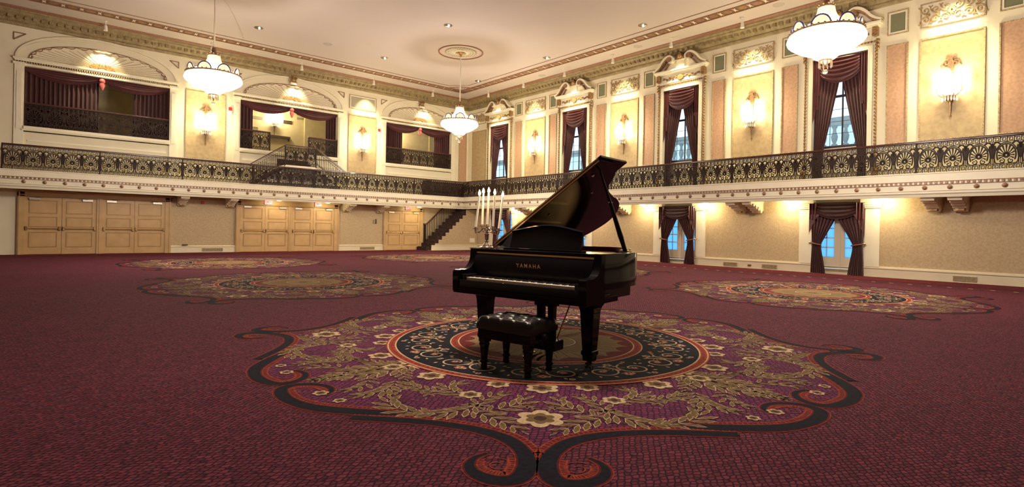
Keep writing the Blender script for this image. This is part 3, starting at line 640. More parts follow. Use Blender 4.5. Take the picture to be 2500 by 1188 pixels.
# ------------------------------------------------------------------ windows (upper, wall_right) with pediments
def pediment(t):
    m = MB()                                    # casing and rope mouldings
    frame(m, -.90, .90, 2.88, 6.90, .115, -.06, 0); frame(m, -.80, .80, 2.88, 6.80, .02, -.08, .02); m.build('casing', cream2, t)
    m = MB()
    for s in (-1, 1):
        z = 3.0
        while z < 7.0: m.ball((s*.985, -.05, z), .040, 0, 6, 1.1); z += .105
        m.tube([(s*1.0,-.03,2.9),(s*1.0,-.03,7.05)], .02, 5)
        for a in range(3): m.ball((s*(1.0+.03*a),-.06,3.05+.08*a), .06, 0, 6); m.ball((s*1.02,-.06,7.0-.11*a), .055, 0, 6)
    m.build('foliate_moulding', gilt, t, True)
    m = MB(); x = -.93
    while x < .94: m.ball((x, -.05, 6.99), .034, 0, 6); x += .085
    m.build('rope_moulding', gilt, t, True)
    m = MB(); m.box(-.98, .98, -.05, 0, 7.02, 7.40); frame(m, -.86, .86, 7.06, 7.36, .03, -.07, 0); m.build('frieze', cream2, t)
    m = MB()
    for s in (-1, 1):
        m.box(min(s*.90,s*1.04), max(s*.90,s*1.04), -.16, 0, 7.14, 7.40); m.bar(spiral(s*.97, 7.17, .07, .02, 90, 90+360, 10), .03, -.18, -.02)
        m.bar(cr([(s*.10,7.20),(s*.30,7.27),(s*.50,7.19),(s*.68,7.24),(s*.80,7.21)], 5), .028, -.085, -.04)
        for a in range(5): m.bar(spiral(s*(.22+.13*a), 7.21+.025*(-1)**a, .05, .01, 0, 330, 8), .022, -.09, -.04)
    m.plate(arc(0, 7.21, .13, .10, 0, 360, 14)[:-1], -.11, -.04)
    m.build('frieze_ornament', gilt, t, True)
    m = MB(); m.box(-1.10, 1.10, -.20, 0, 7.42, 7.47); m.box(-1.14, 1.14, -.24, 0, 7.47, 7.53); m.box(-1.06, 1.06, -.14, 0, 7.39, 7.42)
    bk = [(-1.10,7.53)]+[(-.95,7.62),(-.80,7.80),(-.62,7.98),(-.44,8.02),(-.34,7.94),(-.20,7.84),(0,7.82),(.20,7.84),(.34,7.94),(.44,8.02),(.62,7.98),(.80,7.80),(.95,7.62),(1.10,7.53)]
    m.plate(bk, -.07, 0); m.plate([(-.20,7.53),(.20,7.53),(.16,7.84),(-.16,7.84)], -.13, 0); m.box(-.25, .25, -.17, 0, 7.84, 7.88); m.build('pediment_field', cream2, t)
    m = MB()
    for s in (-1, 1):
        q = cr([(s*1.16,7.56),(s*1.02,7.62),(s*.88,7.73),(s*.74,7.90),(s*.58,8.02),(s*.42,8.05),(s*.29,7.97),(s*.28,7.86),(s*.36,7.80),(s*.44,7.84)], 5)
        m.bar(q, [.05+.035*math.sin(PI*min(1, i/len(q)*1.0)) for i in range(len(q))], -.26, 0)
    m.build('swan_neck_scroll', cream2, t, True)
    m = MB()
    for s in (-1, 1):
        q = cr([(s*1.08,7.54),(s*.96,7.585),(s*.82,7.72),(s*.68,7.87),(s*.54,7.96),(s*.42,7.97)], 5)
        m.bar(q, [.03+.05*math.sin(PI*i/len(q)) for i in range(len(q))], -.235, -.02)
        m.bar(cr([(s*.72,7.56),(s*.64,7.66),(s*.52,7.80)], 4), .045, -.16, -.02); m.plate([(s*.42+.10*math.cos(a), 7.92+.10*math.sin(a)) for a in [2*PI*k/12 for k in range(12)]], -.29, -.05)
    m.build('scroll_gilding', gilt_brown, t, True)
    m = MB(); m.ball((0,-.15,8.0), .12, 0, 8, .9); m.ball((-.10,-.13,7.94), .07, 0, 8); m.ball((.10,-.13,7.94), .07, 0, 8); m.ball((0,-.16,8.10), .06, 0, 8); m.build('rosette_finial', gilt, t, True)
for i, y in enumerate(WY):
    t = thing('window_%d' % (i+1), loc=onR(y), rz=RR, kind='structure')
    pediment(t)
    m = MB(); m.box(-.78, .78, .30, .38, 2.9, 3.93); m.box(-.76, .76, .18, .36, 3.90, 3.95); m.box(-.6, .6, .28, .31, 3.1, 3.14); m.box(-.6, .6, .28, .31, 3.7, 3.74); m.build('apron_and_sill', cream2, t)
    m = MB(); frame(m, -.78, .78, 3.95, 6.78, .09, .26, .36); m.box(-.69, .69, .27, .34, 5.56, 5.63); m.box(-.02, .02, .28, .33, 4.04, 6.69); 
    for z in (4.42, 4.80, 5.18): m.box(-.69, .69, .30, .32, z, z+.012)
    for x in (-.36, .36): m.box(x-.006, x+.006, .30, .32, 4.04, 6.69)
    m.build('sash_frame', win_dark, t)
    m = MB(); m.box(-.69, .69, .314, .318, 4.04, 6.69); m.build('glass_pane', pane_m, t)
# daylight side: stone balustrade and facade outside
m = MB(); ys = 3.0
while ys < 26:
    if min(abs(ys-.1-v) for v in WY) < 1.9: m.lathe([(.10,0),(.10,.06),(.05,.10),(.09,.22),(.11,.34),(.06,.50),(.05,.60),(.09,.66),(.09,.72)], (XR+2.5, ys, 4.35), 10)
    ys += .36
bal = m.build('outdoor_balusters', stone, None, True)
bt = thing('stone_balustrade', 'blue grey stone balustrade outside, seen through the tall windows', 'balustrade', (0,0,0)); bal.parent = bt; bal.name = 'balusters'
m = MB(); m.box(XR+2.35, XR+2.65, 2, 27, 5.07, 5.35); m.box(XR+2.3, XR+2.7, 2, 27, 4.05, 4.35); m.build('coping', stone, bt)
m = MB(); m.box(XR+9, XR+9.4, -6, 40, -2, 6.3); tag(m.build('building', stone_lt), 'pale stone building outside, beyond the balustrade', 'building')

# ------------------------------------------------------------------ garden doors (lower, wall_right)
for i, y in enumerate(LY):
    t = thing('window_%d' % (i+5), loc=onR(y), rz=RR, kind='structure')
    m = MB(); frame(m, -.70, .70, .0, 2.2, .05, .10, .22); m.box(-.65,.65,.12,.20,0,.16); m.box(-.74,.74,-.03,.12,0,.07); m.box(-.65,.65,.10,.14,.22,.25); m.build('door_frame', door_white, t)
    m = MB(); m.box(-.52, .52, .112, .118, .06, .155)
    for k in range(26):
        m.box(-.51+k*.04, -.49+k*.04, .105, .112, .065, .15)
    m.build('floor_grille', grille_dk, t)
    for s in (-1, 1):
        m = MB(); xa, xb = (s*.02, s*.65) if s > 0 else (-.65, -.02)
        xa, xb = min(xa, xb), max(xa, xb); gx0, gx1 = (xa+.13, xb-.06) if s > 0 else (xa+.06, xb-.13)
        wall_holes(xa, xb, .17, 2.15, [(gx0, gx1, .52, 2.03)], 0, lambda p, q, a, b: m.box(p, q, .13, .18, a, b))
        m.box((gx0+gx1)/2-.012, (gx0+gx1)/2+.012, .135, .17, .52, 2.03)
        for z in (.82, 1.12, 1.42, 1.72): m.box(gx0, gx1, .135, .17, z-.012, z+.012)
        leafo = m.build('door_leaf', door_white, t)
        m = MB(); m.box(gx0, gx1, .148, .153, .52, 2.03); m.build('frosted_glass', frost_m, t)
    m = MB(); m.box(-.035, .035, .115, .19, .17, 2.15); m.build('meeting_stile', door_white, t)
# lower right wall dressings: wallpaper, pilasters, baseboard
def lower_right():
    edges = [26]+[y for y in LY]
    ws = sorted(LY)+[0.8]
    ws = sorted(ws)
    w1 = MB(); pil = MB(); bb = MB(); prev = None
    seg = [(0.8, ws[1])]+[(ws[k], ws[k+1]) for k in range(1, len(ws)-1)]+[(ws[-1], YB+.95)]
    for a, b in seg:
        p, q = a+1.10, b-1.12
        w1.box(XR-.006, XR, p, q, .30, 2.31)
        bb.box(XR-.05, XR, a+.72, b-.72, 0, .27); bb.box(XR-.075, XR, a+.72, b-.72, .25, .285); bb.box(XR-.03, XR, a+.72, b-.72, .285, .32)
    for y in ws[0:1]+sorted(LY):
        for s in (-1, 1):
            c = y+s*.94; pil.box(XR-.06, XR, c-.19, c+.19, .30, 2.06); pil.box(XR-.035, XR, c-.145, c+.145, .34, 2.02)
            for k, (dz, e) in enumerate(((2.03,.05),(2.08,.09),(2.14,.14),(2.20,.19))): pil.box(XR-.06-e*.7, XR, c-.19-e*.5, c+.19+e*.5, dz, dz+.055+.05*(k == 3))
    wr_ = bpy.data.objects['wall_right']
    w1.build('wallpaper', wallpaper, wr_); t6 = thing('trim_6', kind='structure'); pil.build('pilasters', cream2, t6)
    struct(bb.build('baseboard_right', base_m))
lower_right()

# ------------------------------------------------------------------ left wall, lower storey: doors, wallpaper, baseboard
w1 = MB(); bb = MB()
for a, b in ((4.09, 6.47), (11.10, 13.46), (15.82, XR)):
    w1.box(a, b, YB-.006, YB, .28, 2.31); 
    for seg in [(a, b)]: bb.box(a, b, YB-.05, YB, 0, .25); bb.box(a, b, YB-.07, YB, .235, .265); bb.box(a, b, YB-.03, YB, .265, .295)
w1.build('wallpaper', wallpaper, bpy.data.objects['wall_left']); struct(bb.build('baseboard_left', base_m))
m = MB(); m.box(X0, X0+.05, Y0, YB, 0, .28); m.box(X0, XR, Y0, Y0+.05, 0, .28); struct(m.build('baseboard_back', base_m))
dn = 0
def door_leaf(t, x0, x1, hinge_left):
    m = MB(); m.box(x0, x1, -.055, -.01, .01, 2.03)
    for z0, z1 in ((.26,.80),(.98,1.34),(1.46,1.92)): 
        frame(m, x0+.12, x1-.12, z0, z1, .020, -.070, -.05, 1); m.box(x0+.17, x1-.17, -.061, -.05, z0+.05, z1-.05)
    m.build('door_leaf', [wood, wood_dk], t)
    m = MB(); m.tube([(x0+.05,-.13,.93),(x1-.05,-.13,.93)], .014, 8); 
    for x in (x0+.05, x1-.05): m.box(x-.028, x+.028, -.14, -.05, .87, 1.0)
    m.build('push_bar', brass, t)
    m = MB(); xh = x0+.12 if hinge_left else x1-.42; m.box(xh, xh+.30, -.13, -.05, 1.93, 2.0); m.build('door_closer', steel, t)
    m = MB(); m.tube([(xh+.15,-.12,2.0),(xh+(.38 if hinge_left else -.08),-.20,2.03),(xh+.15,-.06,2.05)], .009, 6); m.build('closer_arm', steel, t)
for gi, (a, b, leaves) in enumerate(((-.52, 4.09, ((-.33,.68),(.69,1.69),(1.87,2.86),(2.87,3.88))), (6.47, 11.10, ((6.67,7.68),(7.69,8.70),(8.86,9.83),(9.84,10.85))), (13.46, 15.82, ((13.62,14.54),(14.55,15.62))))):
    dn += 1; t = thing('door_%d' % dn, loc=(0, YB, 0), kind='structure')
    m = MB(); xs = [a]+[l[0]-.01 for l in leaves[::2]]+[b]
    m.box(a, leaves[0][0], -.09, 0, 0, 2.22); m.box(leaves[-1][1], b, -.09, 0, 0, 2.22); m.box(a, b, -.09, 0, 2.05, 2.24); m.box(a-.03, b+.03, -.11, 0, 2.20, 2.26)
    for s0 in (a+.03, b-.07): m.box(s0, s0+.04, -.11, 0, 0, 2.22)
    m.box(a+.06, b-.06, -.105, 0, 2.09, 2.12)
    if len(leaves) == 4: m.box(leaves[1][1], leaves[2][0], -.09, 0, 0, 2.05); m.box((leaves[1][1]+leaves[2][0])/2-.02, (leaves[1][1]+leaves[2][0])/2+.02, -.105, 0, 0, 2.1)
    m.build('door_casing', wood_tr, t)
    m = MB(); m.box(a, b, -.02, 0, .0, 2.05); m.build('jamb_back', wood_tr, t)
    for j, (p, q) in enumerate(leaves): door_leaf(t, p, q, j % 2 == 0)

# ------------------------------------------------------------------ balconies
WB = 1.1
def lip_prof():
    return [(0,2.31),(.92,2.31),(.94,2.26),(1.0,2.26),(1.02,2.33),(1.05,2.36),(1.05,2.41),(1.075,2.42),(1.075,2.44),(1.06,2.45),(1.06,2.58),(1.09,2.59),(1.09,2.655),(1.10,2.67),(1.10,2.86),(1.12,2.87),(1.12,2.90),(1.0,2.90),(1.0,ZB),(0,ZB)]
SPL = 1.1
def sweepR(prof, name, mt, t, yend=None):
    m = MB(); m.grid([[(XR-d, Y0, z) for d, z in prof], [(XR-d, YB-d, z) for d, z in prof]]); return m.build(name, mt, t)
def sweepL(prof, name, mt, t):
    m = MB(); m.grid([[(X0, YB-d, z) for d, z in prof], [(XR-d, YB-d, z) for d, z in prof]]); return m.build(name, mt, t)
bR = thing('balcony', 'cream balcony ledge with brown rosettes running under the tall windows', 'balcony', (XR, 10, ZB)); bL = thing('balcony', 'cream balcony ledge with brown rosettes running below the arches', 'balcony', (8, YB, ZB))
def rel(o, t): o.location = Vector(o.location)-Vector(t.location); return o
rel(sweepR(lip_prof(), 'slab', cream2, bR), bR)
# the left slab leaves a stair well near the corner
m = MB(); p = lip_prof(); lipidx = [q for q in p]
m.grid([[(X0, YB-d, z) for d, z in p], [(15.9, YB-d, z) for d, z in p]])
front = [q for q in p if q[0] >= .92]; m.grid([[(15.9, YB-d, z) for d, z in front], [(XR-d, YB-d, z) for d, z in front]])
rel(m.build('slab', cream2, bL), bL)
for right, t in ((True, bR), (False, bL)):
    m = MB(); a = (Y0 if right else X0); e = (YB-1.1 if right else XR-1.1)
    while a < e:
        if right: m.box(XR-1.115, XR-1.085, a, a+.055, 2.60, 2.65)
        else: m.box(a, a+.055, YB-1.115, YB-1.085, 2.60, 2.65)
        a += .11
    rel(m.build('dentil_course', gilt_brown, t), t)
    m = MB()
    if right: m.box(XR-1.075, XR-1.06, Y0, YB-1.06, 2.575, 2.60); m.box(XR-1.105, XR-1.05, Y0, YB-1.06, 2.655, 2.668)
    else: m.box(X0, XR-1.06, YB-1.075, YB-1.06, 2.575, 2.60); m.box(X0, XR-1.06, YB-1.105, YB-1.05, 2.655, 2.668)
    rel(m.build('red_line', strip_m, t), t)
    # rosettes
    m = MB(); m.lathe([(.055,0),(.060,.015),(.035,.02),(.04,.03),(.012,.045)], (0,0,0), 10)
    v = [(x, -z, y) for x, y, z in m.v]; m.v = v; ros = None
    a = 2.3 if right else -.35
    while a < (YB-1.2 if right else XR-1.2):
        loc = (XR-1.058, a, 2.505) if right else (a, YB-1.058, 2.505)
        if ros is None: ros = m.build('rosette', gilt_brown, t, True)
        else: o = ros.copy(); C.objects.link(o); ros = o
        ros.parent = t; ros.location = Vector(loc)-Vector(t.location); ros.rotation_euler = (0, 0, RR if right else 0)
        a += .531 if right else .539

# railing panel: anthemion between greek keys (local x 0..W, z 0..H)
PW, PH = .525, .80
def rail_panel(W=PW):
    m = MB(); c = W/2; y0, y1 = -.012, .012
    for zz in (0.0, .125, .665, .785): m.box(0, W, y0, y1, zz, zz+.014)
    for zb0, hh in ((.014, .111), (.679, .106)):          # greek key
        k = 4; kw = W/k
        for i in range(k):
            a = i*kw; h = hh
            m.bar([(a+.012, zb0), (a+.012, zb0+h)], .018, y0, y1)
            m.bar([(a+.012, zb0+h*.82), (a+kw*.86, zb0+h*.82), (a+kw*.86, zb0+h*.2), (a+kw*.38, zb0+h*.2), (a+kw*.38, zb0+h*.55), (a+kw*.62, zb0+h*.55)], .021, y0, y1)
    fz = .265                                             # palmette: petals radiating from a heart
    for i in range(11):
        a = math.radians(-22+ (224)*i/10); r = .165+.045*math.sin(math.radians(max(0, min(180, -22+224*i/10))))
        dx, dz = math.cos(a), math.sin(a)
        m.bar([(c+.02*dx, fz+.07+.02*dz), (c+r*.6*dx*.92, fz+.07+r*.6*dz*1.1), (c+r*dx*.92, fz+.07+r*dz*1.22)], [.018, .020, .040], y0, y1)
    m.bar(arc(c, fz+.085, .178, .262, -30, 210, 26), .030, y0, y1)
    m.bar(arc(c, fz+.085, .205, .300, 20, 160, 20), .022, y0, y1)
    m.bar(arc(c, fz+.075, .045, .05, 0, 360, 10), .050, y0, y1)
    for s in (-1, 1):
        m.bar([(c+s*a, b) for a, b in spiral(.085, .20, .062, .012, 100, 100+430, 18)], .020, y0, y1)
        m.bar([(c+s*a, b) for a, b in cr([(.03,.16),(.10,.135),(.20,.16),(.225,.30),(.20,.48),(.21,.58)], 5)], .024, y0, y1)
        m.bar([(c+s*a, b) for a, b in cr([(.10,.60),(.17,.66),(.235,.62),(.262,.50)], 5)], .036, y0, y1)
        m.plate([(c+s*.262, .24), (c+s*.225, .30), (c+s*.205, .44), (c+s*.225, .58), (c+s*.262, .66)][::s], y0, y1)     # half lotus, meets its neighbour
        m.bar([(c+s*.23,.14),(c+s*.23,.30)], .018, y0, y1); m.bar([(c+s*.262,.14),(c+s*.262,.30)], .012, y0, y1)
    return m
pan_me = rail_panel().build('railing_panel', rail_m); pan = pan_me
def railing(t, x0, n, post_every=5, W=PW, first=[True], hand=True):
    """local frame: x along, z up from the balcony kerb"""
    L = n*W
    if hand:
        m = MB(); m.box(x0-.02, x0+L+.02, -.04, .04, PH, PH+.035); m.box(x0-.02, x0+L+.02, -.028, .028, PH+.035, PH+.055); m.build('handrail', rail_wood, t, bevel=.008)
    for i in range(n):
        if first[0]: o = pan; first[0] = False
        else: o = pan.copy(); C.objects.link(o)
        o.parent = t; o.location = (x0+i*W, 0, 0); o.scale = (W/PW, 1, 1)
    post = None
    for i in range(0, n+1, post_every):
        if post is None:
            m = MB(); m.box(-.022, .022, -.022, .022, -.01, PH); m.box(-.032, .032, -.032, .032, -.01, .05); m.box(-.032, .032, -.032, .032, .60, .68); post = m.build('post', rail_m, t)
        else: post = post.copy(); C.objects.link(post)
        post.parent = t; post.location = (x0+i*W, 0, 0)
nR = 44; LR = YB-1.06-2.0
rR = thing('balcony_railing', 'long dark bronze palmette railing in front of the tall windows', 'railing', (XR-1.06, YB-1.06, 2.895), RR)
railing(rR, 0, 46, 5, .516)
rL = thing('balcony_railing', 'long dark bronze palmette railing below the arches', 'railing', (-.9, YB-1.06, 2.895), 0)
nL = 36; railing(rL, 0, nL, 5, (XR-1.06+.9)/nL)
# railing round the stair well
t = thing('stairwell_railing', 'short dark palmette railing behind the main one, guarding the corner stair opening', 'railing', (15.75, YB-.12, ZB), 0)
railing(t, 0, 5, 5, .52)
t = thing('stairwell_end_railing', 'two panel dark railing closing the left end of the corner stair opening', 'railing', (15.72, YB-.95, ZB), PI/2)
railing(t, 0, 1, 1, .78)
# railings inside the arches
def gal_rail(x0, x1, label, n):
    t = thing('gallery_railing', label, 'railing', (x0, YB+.02, 4.50), 0); railing(t, 0, n, n, (x1-x0)/n); return t
gal_rail(6.62, 7.84, 'dark gallery railing in the staircase arch, left of its gap', 3); gal_rail(9.58, 10.95, 'dark gallery railing in the staircase arch, right of its gap', 3)
gal_rail(13.56, 17.58, 'dark palmette railing across the farthest arch', 8); gal_rail(-.38, 3.95, 'dark palmette railing across the arch at the left end', 8)

# ------------------------------------------------------------------ balcony stair to the gallery (in front of the staircase arch)
st = thing('balcony_stair', 'dark two-sided stair rising from the balcony to the middle arch', 'staircase', (8.8, YB-.5, ZB))
zl = 3.84-ZB; xl, xr_ = -.62, .75
m = MB(); yA, yB2 = -.50, .49; nst = 5
for k in range(nst):
    zz = zl*(k+1)/(nst+1); r = 1.40/(nst+1)
    m.box(xl-1.40+r*(k+1), xl, yA, yB2, zz-zl/(nst+1), zz); m.box(xr_, xr_+1.40-r*(k+1), yA, yB2, zz-zl/(nst+1), zz)
for k in range(3): m.box(xl, xr_+.0, .15+k*.28, .52+k*.28 if k < 2 else 1.0, zl, zl+.17*(k+1))
m.build('steps', stepc, st)
m = MB(); m.box(xl, xr_, yA-.03, yB2, zl-.14, zl); m.box(xl-.02, xr_+.02, yA-.05, yA, zl-.10, zl-.04); m.build('landing', cream2, st)
m = MB(); m.box(xl, xr_, yA+.02, .2, .0, zl-.14); m.plate([(xl-1.25,0),(xl,0),(xl,zl-.16)], yA-.012, yA-.002); m.plate([(xr_,0),(xr_+1.25,0),(xr_,zl-.16)], yA-.012, yA-.002); m.build('understair_panel', cream2, st)
m = MB(); hr = .86
for pts in ([(xl-1.42,.86),(xl,zl+hr),(xr_,zl+hr),(xr_+1.42,.86)],):
    m.bar(pts, .05, yA-.05, yA+.02); 
for y in (0,): pass
m.build('handrail', rail_wood, st)
m = MB()
for s, xe in ((-1, xl), (1, xr_)):
    q0 = (xe+s*1.42, 0); 
    for off, wd in ((.15,.02),(.20,.012),(.72,.014),(.80,.012)): m.bar([(xe+s*1.42, off*.98), (xe, zl+off)], wd, yA-.02, yA+.0)
    for k in range(1, 17):
        f = k/17; x = xe+s*1.42*(1-f); zb1 = zl*f; m.box(x-.009, x+.009, yA-.018, yA, zb1+.15, zb1+.72)
        m.bar([(x-.03, zb1+.74), (x, zb1+.79), (x+.03, zb1+.76)], .01, yA-.018, yA)
    m.box(xe-.025, xe+.025, yA-.03, yA+.01, zl-.3, zl+.86)
m.build('balusters', rail_m, st)
railing(st, 0, 0, 1, .45, hand=False)
for k in range(3):
    o = pan.copy(); C.objects.link(o); o.parent = st; o.location = (xl+k*(xr_-xl)/3, yA-.01, zl); o.scale = ((xr_-xl)/3/PW, 1, 1.02)

# ------------------------------------------------------------------ corner staircase from the ballroom floor
st = thing('staircase', 'dark carpeted staircase climbing to the balcony in the far corner', 'staircase', (15.5, YB, 0))
n = 15; rise, run = ZB/15, .222
m = MB()
for k in range(n):
    m.box(run*k, run*(k+1)+.02, -1.0, -.06, 0 if k < 1 else rise*k-.05, rise*(k+1))
m.box(-.05, .0, -1.0, -.06, 0, rise*.9)
m.build('steps', stepc, st)
m = MB(); P = [(0.02, 0)]
for k in range(n): P += [(run*k+.03, rise*(k+1)-.02), (run*(k+1)+.03, rise*(k+1)-.02)]
P = [(run*k+.03, rise*k) for k in range(13)]; base = [(0.03, 0), (XR-15.5-.02, 0), (XR-15.5-.02, 2.2)]
for k in range(12): m.box(.05+run*k, .05+run*(k+1) if k < 11 else XR-15.5-.02, -1.03, -.99, 0, max(.01, min(2.24, rise*(k+1)-.20)) if k < 11 else 2.24)
m.build('spandrel_wall', wallpaper, st)
m = MB(); m.box(.25, XR-15.5-.02, -1.06, -1.03, 0, .27); m.box(.25, XR-15.5-.02, -1.075, -1.03, .25, .285); m.build('spandrel_baseboard', base_m, st)
m = MB(); m.box(2.75, 3.1, -1.045, -1.03, .42, .66); m.build('access_panel', cream2, st)
m = MB(); m.box(2.75, 3.2, -1.085, -1.06, .05, .15); m.build('vent', grille_dk, st)
m = MB()
for k in range(2, n): m.box(run*k+.04, run*k+.062, -.10, -.08, rise*(k+1), rise*(k+1)+.74); m.box(run*k+.145, run*k+.165, -.10, -.08, rise*(k+1), rise*(k+1)+.82)
m.box(run*2-.06, run*2+.03, -.13, -.04, rise*2, rise*3+.80); m.build('balusters', rail_m, st)
m = MB(); m.tube([(run*2-.02,-.09,rise*3+.80),(run*2.5,-.09,rise*3+.84),(run*n,-.09,rise*(n+1)+.80)], .04, 8); m.box(run*2-.09, run*2+.06, -.15, -.02, rise*3+.78, rise*3+.85); m.build('handrail', rail_wood, st)

# ------------------------------------------------------------------ corbels
def corbel_mesh():
    m = MB()
    P = [(0,2.305),(-.92,2.305),(-.95,2.24),(-.86,2.20),(-.74,2.215),(-.60,2.17),(-.52,2.10),(-.40,2.12),(-.28,2.06),(-.20,1.97),(-.10,1.94),(-.02,2.0),(0,2.06)]
    for x0, x1, e in ((-.13, .13, 1.0), (-.16, -.11, .97), (.11, .16, .97)):
        m.hexa([(x0, a*e, b) for a, b in P], [(x1, a*e, b) for a, b in P])
    for k, (a, b, r) in enumerate(((-.86,2.21,.045),(-.66,2.165,.05),(-.47,2.10,.05),(-.30,2.04,.055),(-.13,1.965,.06))): m.tube([(-.15,a,b),(.15,a,b)], r, 8)
    m.box(-.18, .18, -.96, 0, 2.27, 2.306)
    return m
corb = None
def corbel(loc, rz, label):
    global corb
    if corb is None:
        t = thing('corbel', label, 'bracket', loc, rz); m = corbel_mesh(); m.build('scroll', cream, t, True)
        m = MB(); m.plate([(-.09,1.93),(.09,1.93),(.11,2.02),(.05,2.08),(-.05,2.08),(-.11,2.02)], -.30, -.12); m.build('acanthus_leaf', gilt, t); corb = t
    else: dup(corb, loc, rz, label)
for i, y in enumerate(SY[1:]):
    nm = ['beside the raised piano lid', 'between the two nearest garden doors', 'past the nearest garden door'][i]
    for s in (-1, 1): corbel(onR(y+s*.29), RR, 'carved scroll corbel under the balcony %s, the %s one' % (nm, 'farther' if s > 0 else 'nearer'))
for y in (20.15,):
    for s in (-1, 1): corbel(onR(y+s*.29), RR, 'carved scroll corbel under the balcony behind the slanting lid edge, %s one' % ('farther' if s > 0 else 'nearer'))
for x, nm in ((4.43, 'beside the leftmost doors, above bare wallpaper'), (6.22, 'just left of the four-leaf doors'), (11.45, 'just right of the four-leaf doors'), (13.22, 'just left of the doors by the corner stair')): corbel(onL(x), 0, 'carved scroll corbel under the balcony %s' % nm)

# ------------------------------------------------------------------ wall lamps
def sconce(loc, rz, label):
    t = thing('wall_lamp', label, 'wall lamp', loc, rz)
    m = MB()                                    # local z 0 = bottom tail at 4.52
    m.tube([(0,-.03,.0),(0,-.05,.25),(0,-.08,.45)], [.01,.025,.03], 6); m.ball((0,-.04,0), .03); m.box(-.05, .05, -.05, 0, .35, 1.25)
    for s in (-1, 1):
        m.bar(spiral(s*.08, .48, .085, .015, 90 if s > 0 else 90, 90+s*400, 16), .025, -.14, -.09); m.tube(cr([(s*.02,-.10,.55),(s*.14,-.22,.50),(s*.26,-.24,.62),(s*.27,-.22,.78)], 5), .014, 6)
        m.tube(cr([(s*.02,-.10,.50),(s*.07,-.22,.40),(s*.12,-.30,.55)], 5), .012, 6)
    m.lathe([(.03,.36),(.12,.44),(.14,.52),(.13,.54)], (0,-.14,0), 12); m.build('bracket', gilt, t, True)
    m = MB()
    for s in (-1, 1):
        m.bar(spiral(s*.10, 1.42, .09, .02, 0, s*400, 16), .025, -.05, -.01); m.bar(cr([(0,1.28),(s*.06,1.45),(s*.18,1.40),(s*.22,1.34)], 5), .025, -.05, -.01); m.bar(cr([(0,1.50),(s*.05,1.60),(s*.12,1.57)], 4), .03, -.05, -.01)
    m.plate([(-.05,1.25),(.05,1.25),(.07,1.45),(0,1.62),(-.07,1.45)], -.06, -.01); m.build('crest', gilt_brown, t)
    for x, y, z in ((-.27,-.22,.80),(.27,-.22,.80),(-.10,-.31,.62),(.10,-.31,.62),(0,-.25,.98)):
        m = MB(); m.lathe([(.012,0),(.05,.03),(.062,.10),(.04,.19),(.008,.26)], (x,y,z), 10); m.build('candle_bulb', bulb_em, t, True)
    m = MB()
    for k in range(9):
        a = PI*k/8; m.lathe([(.004,-.14),(.02,-.09),(.004,0)], (.17*math.cos(a), -.14-.16*math.sin(a), .50), 6)
    m.lathe([(.14,.52),(.12,.62),(.05,.70),(.02,.95)], (0,-.16,0), 12); m.build('crystal_drops', crystal2, t, True)
    lamp('POINT', 'lamp_glow', (0,-.42,.85), 80, t, (1,.86,.50), .12)
    return t
sc0 = None
for i, y in enumerate(SY):
    lb = 'lit crystal wall lamp on the window wall, %s from the camera' % ordR[i]
    if sc0 is None: sc0 = sconce(onR(y, 4.52), RR, lb); tag(sc0, group='crystal wall lamps')
    else: dup(sc0, onR(y, 4.52), RR, lb)
dup(sc0, onL(5.27, 4.52), 0, 'lit crystal wall lamp right below the chandelier at the left'); dup(sc0, onL(12.25, 4.52), 0, 'lit crystal wall lamp between the staircase arch and the farthest arch')
t = dup(sc0, (9.26, YB+4.0, 5.9), 0, 'lit wall lamp inside the gallery, seen through the staircase arch')
dup(sc0, (16.0, YB+4.0, 5.9), 0, 'lit wall lamp inside the gallery, behind the farthest arch'); 

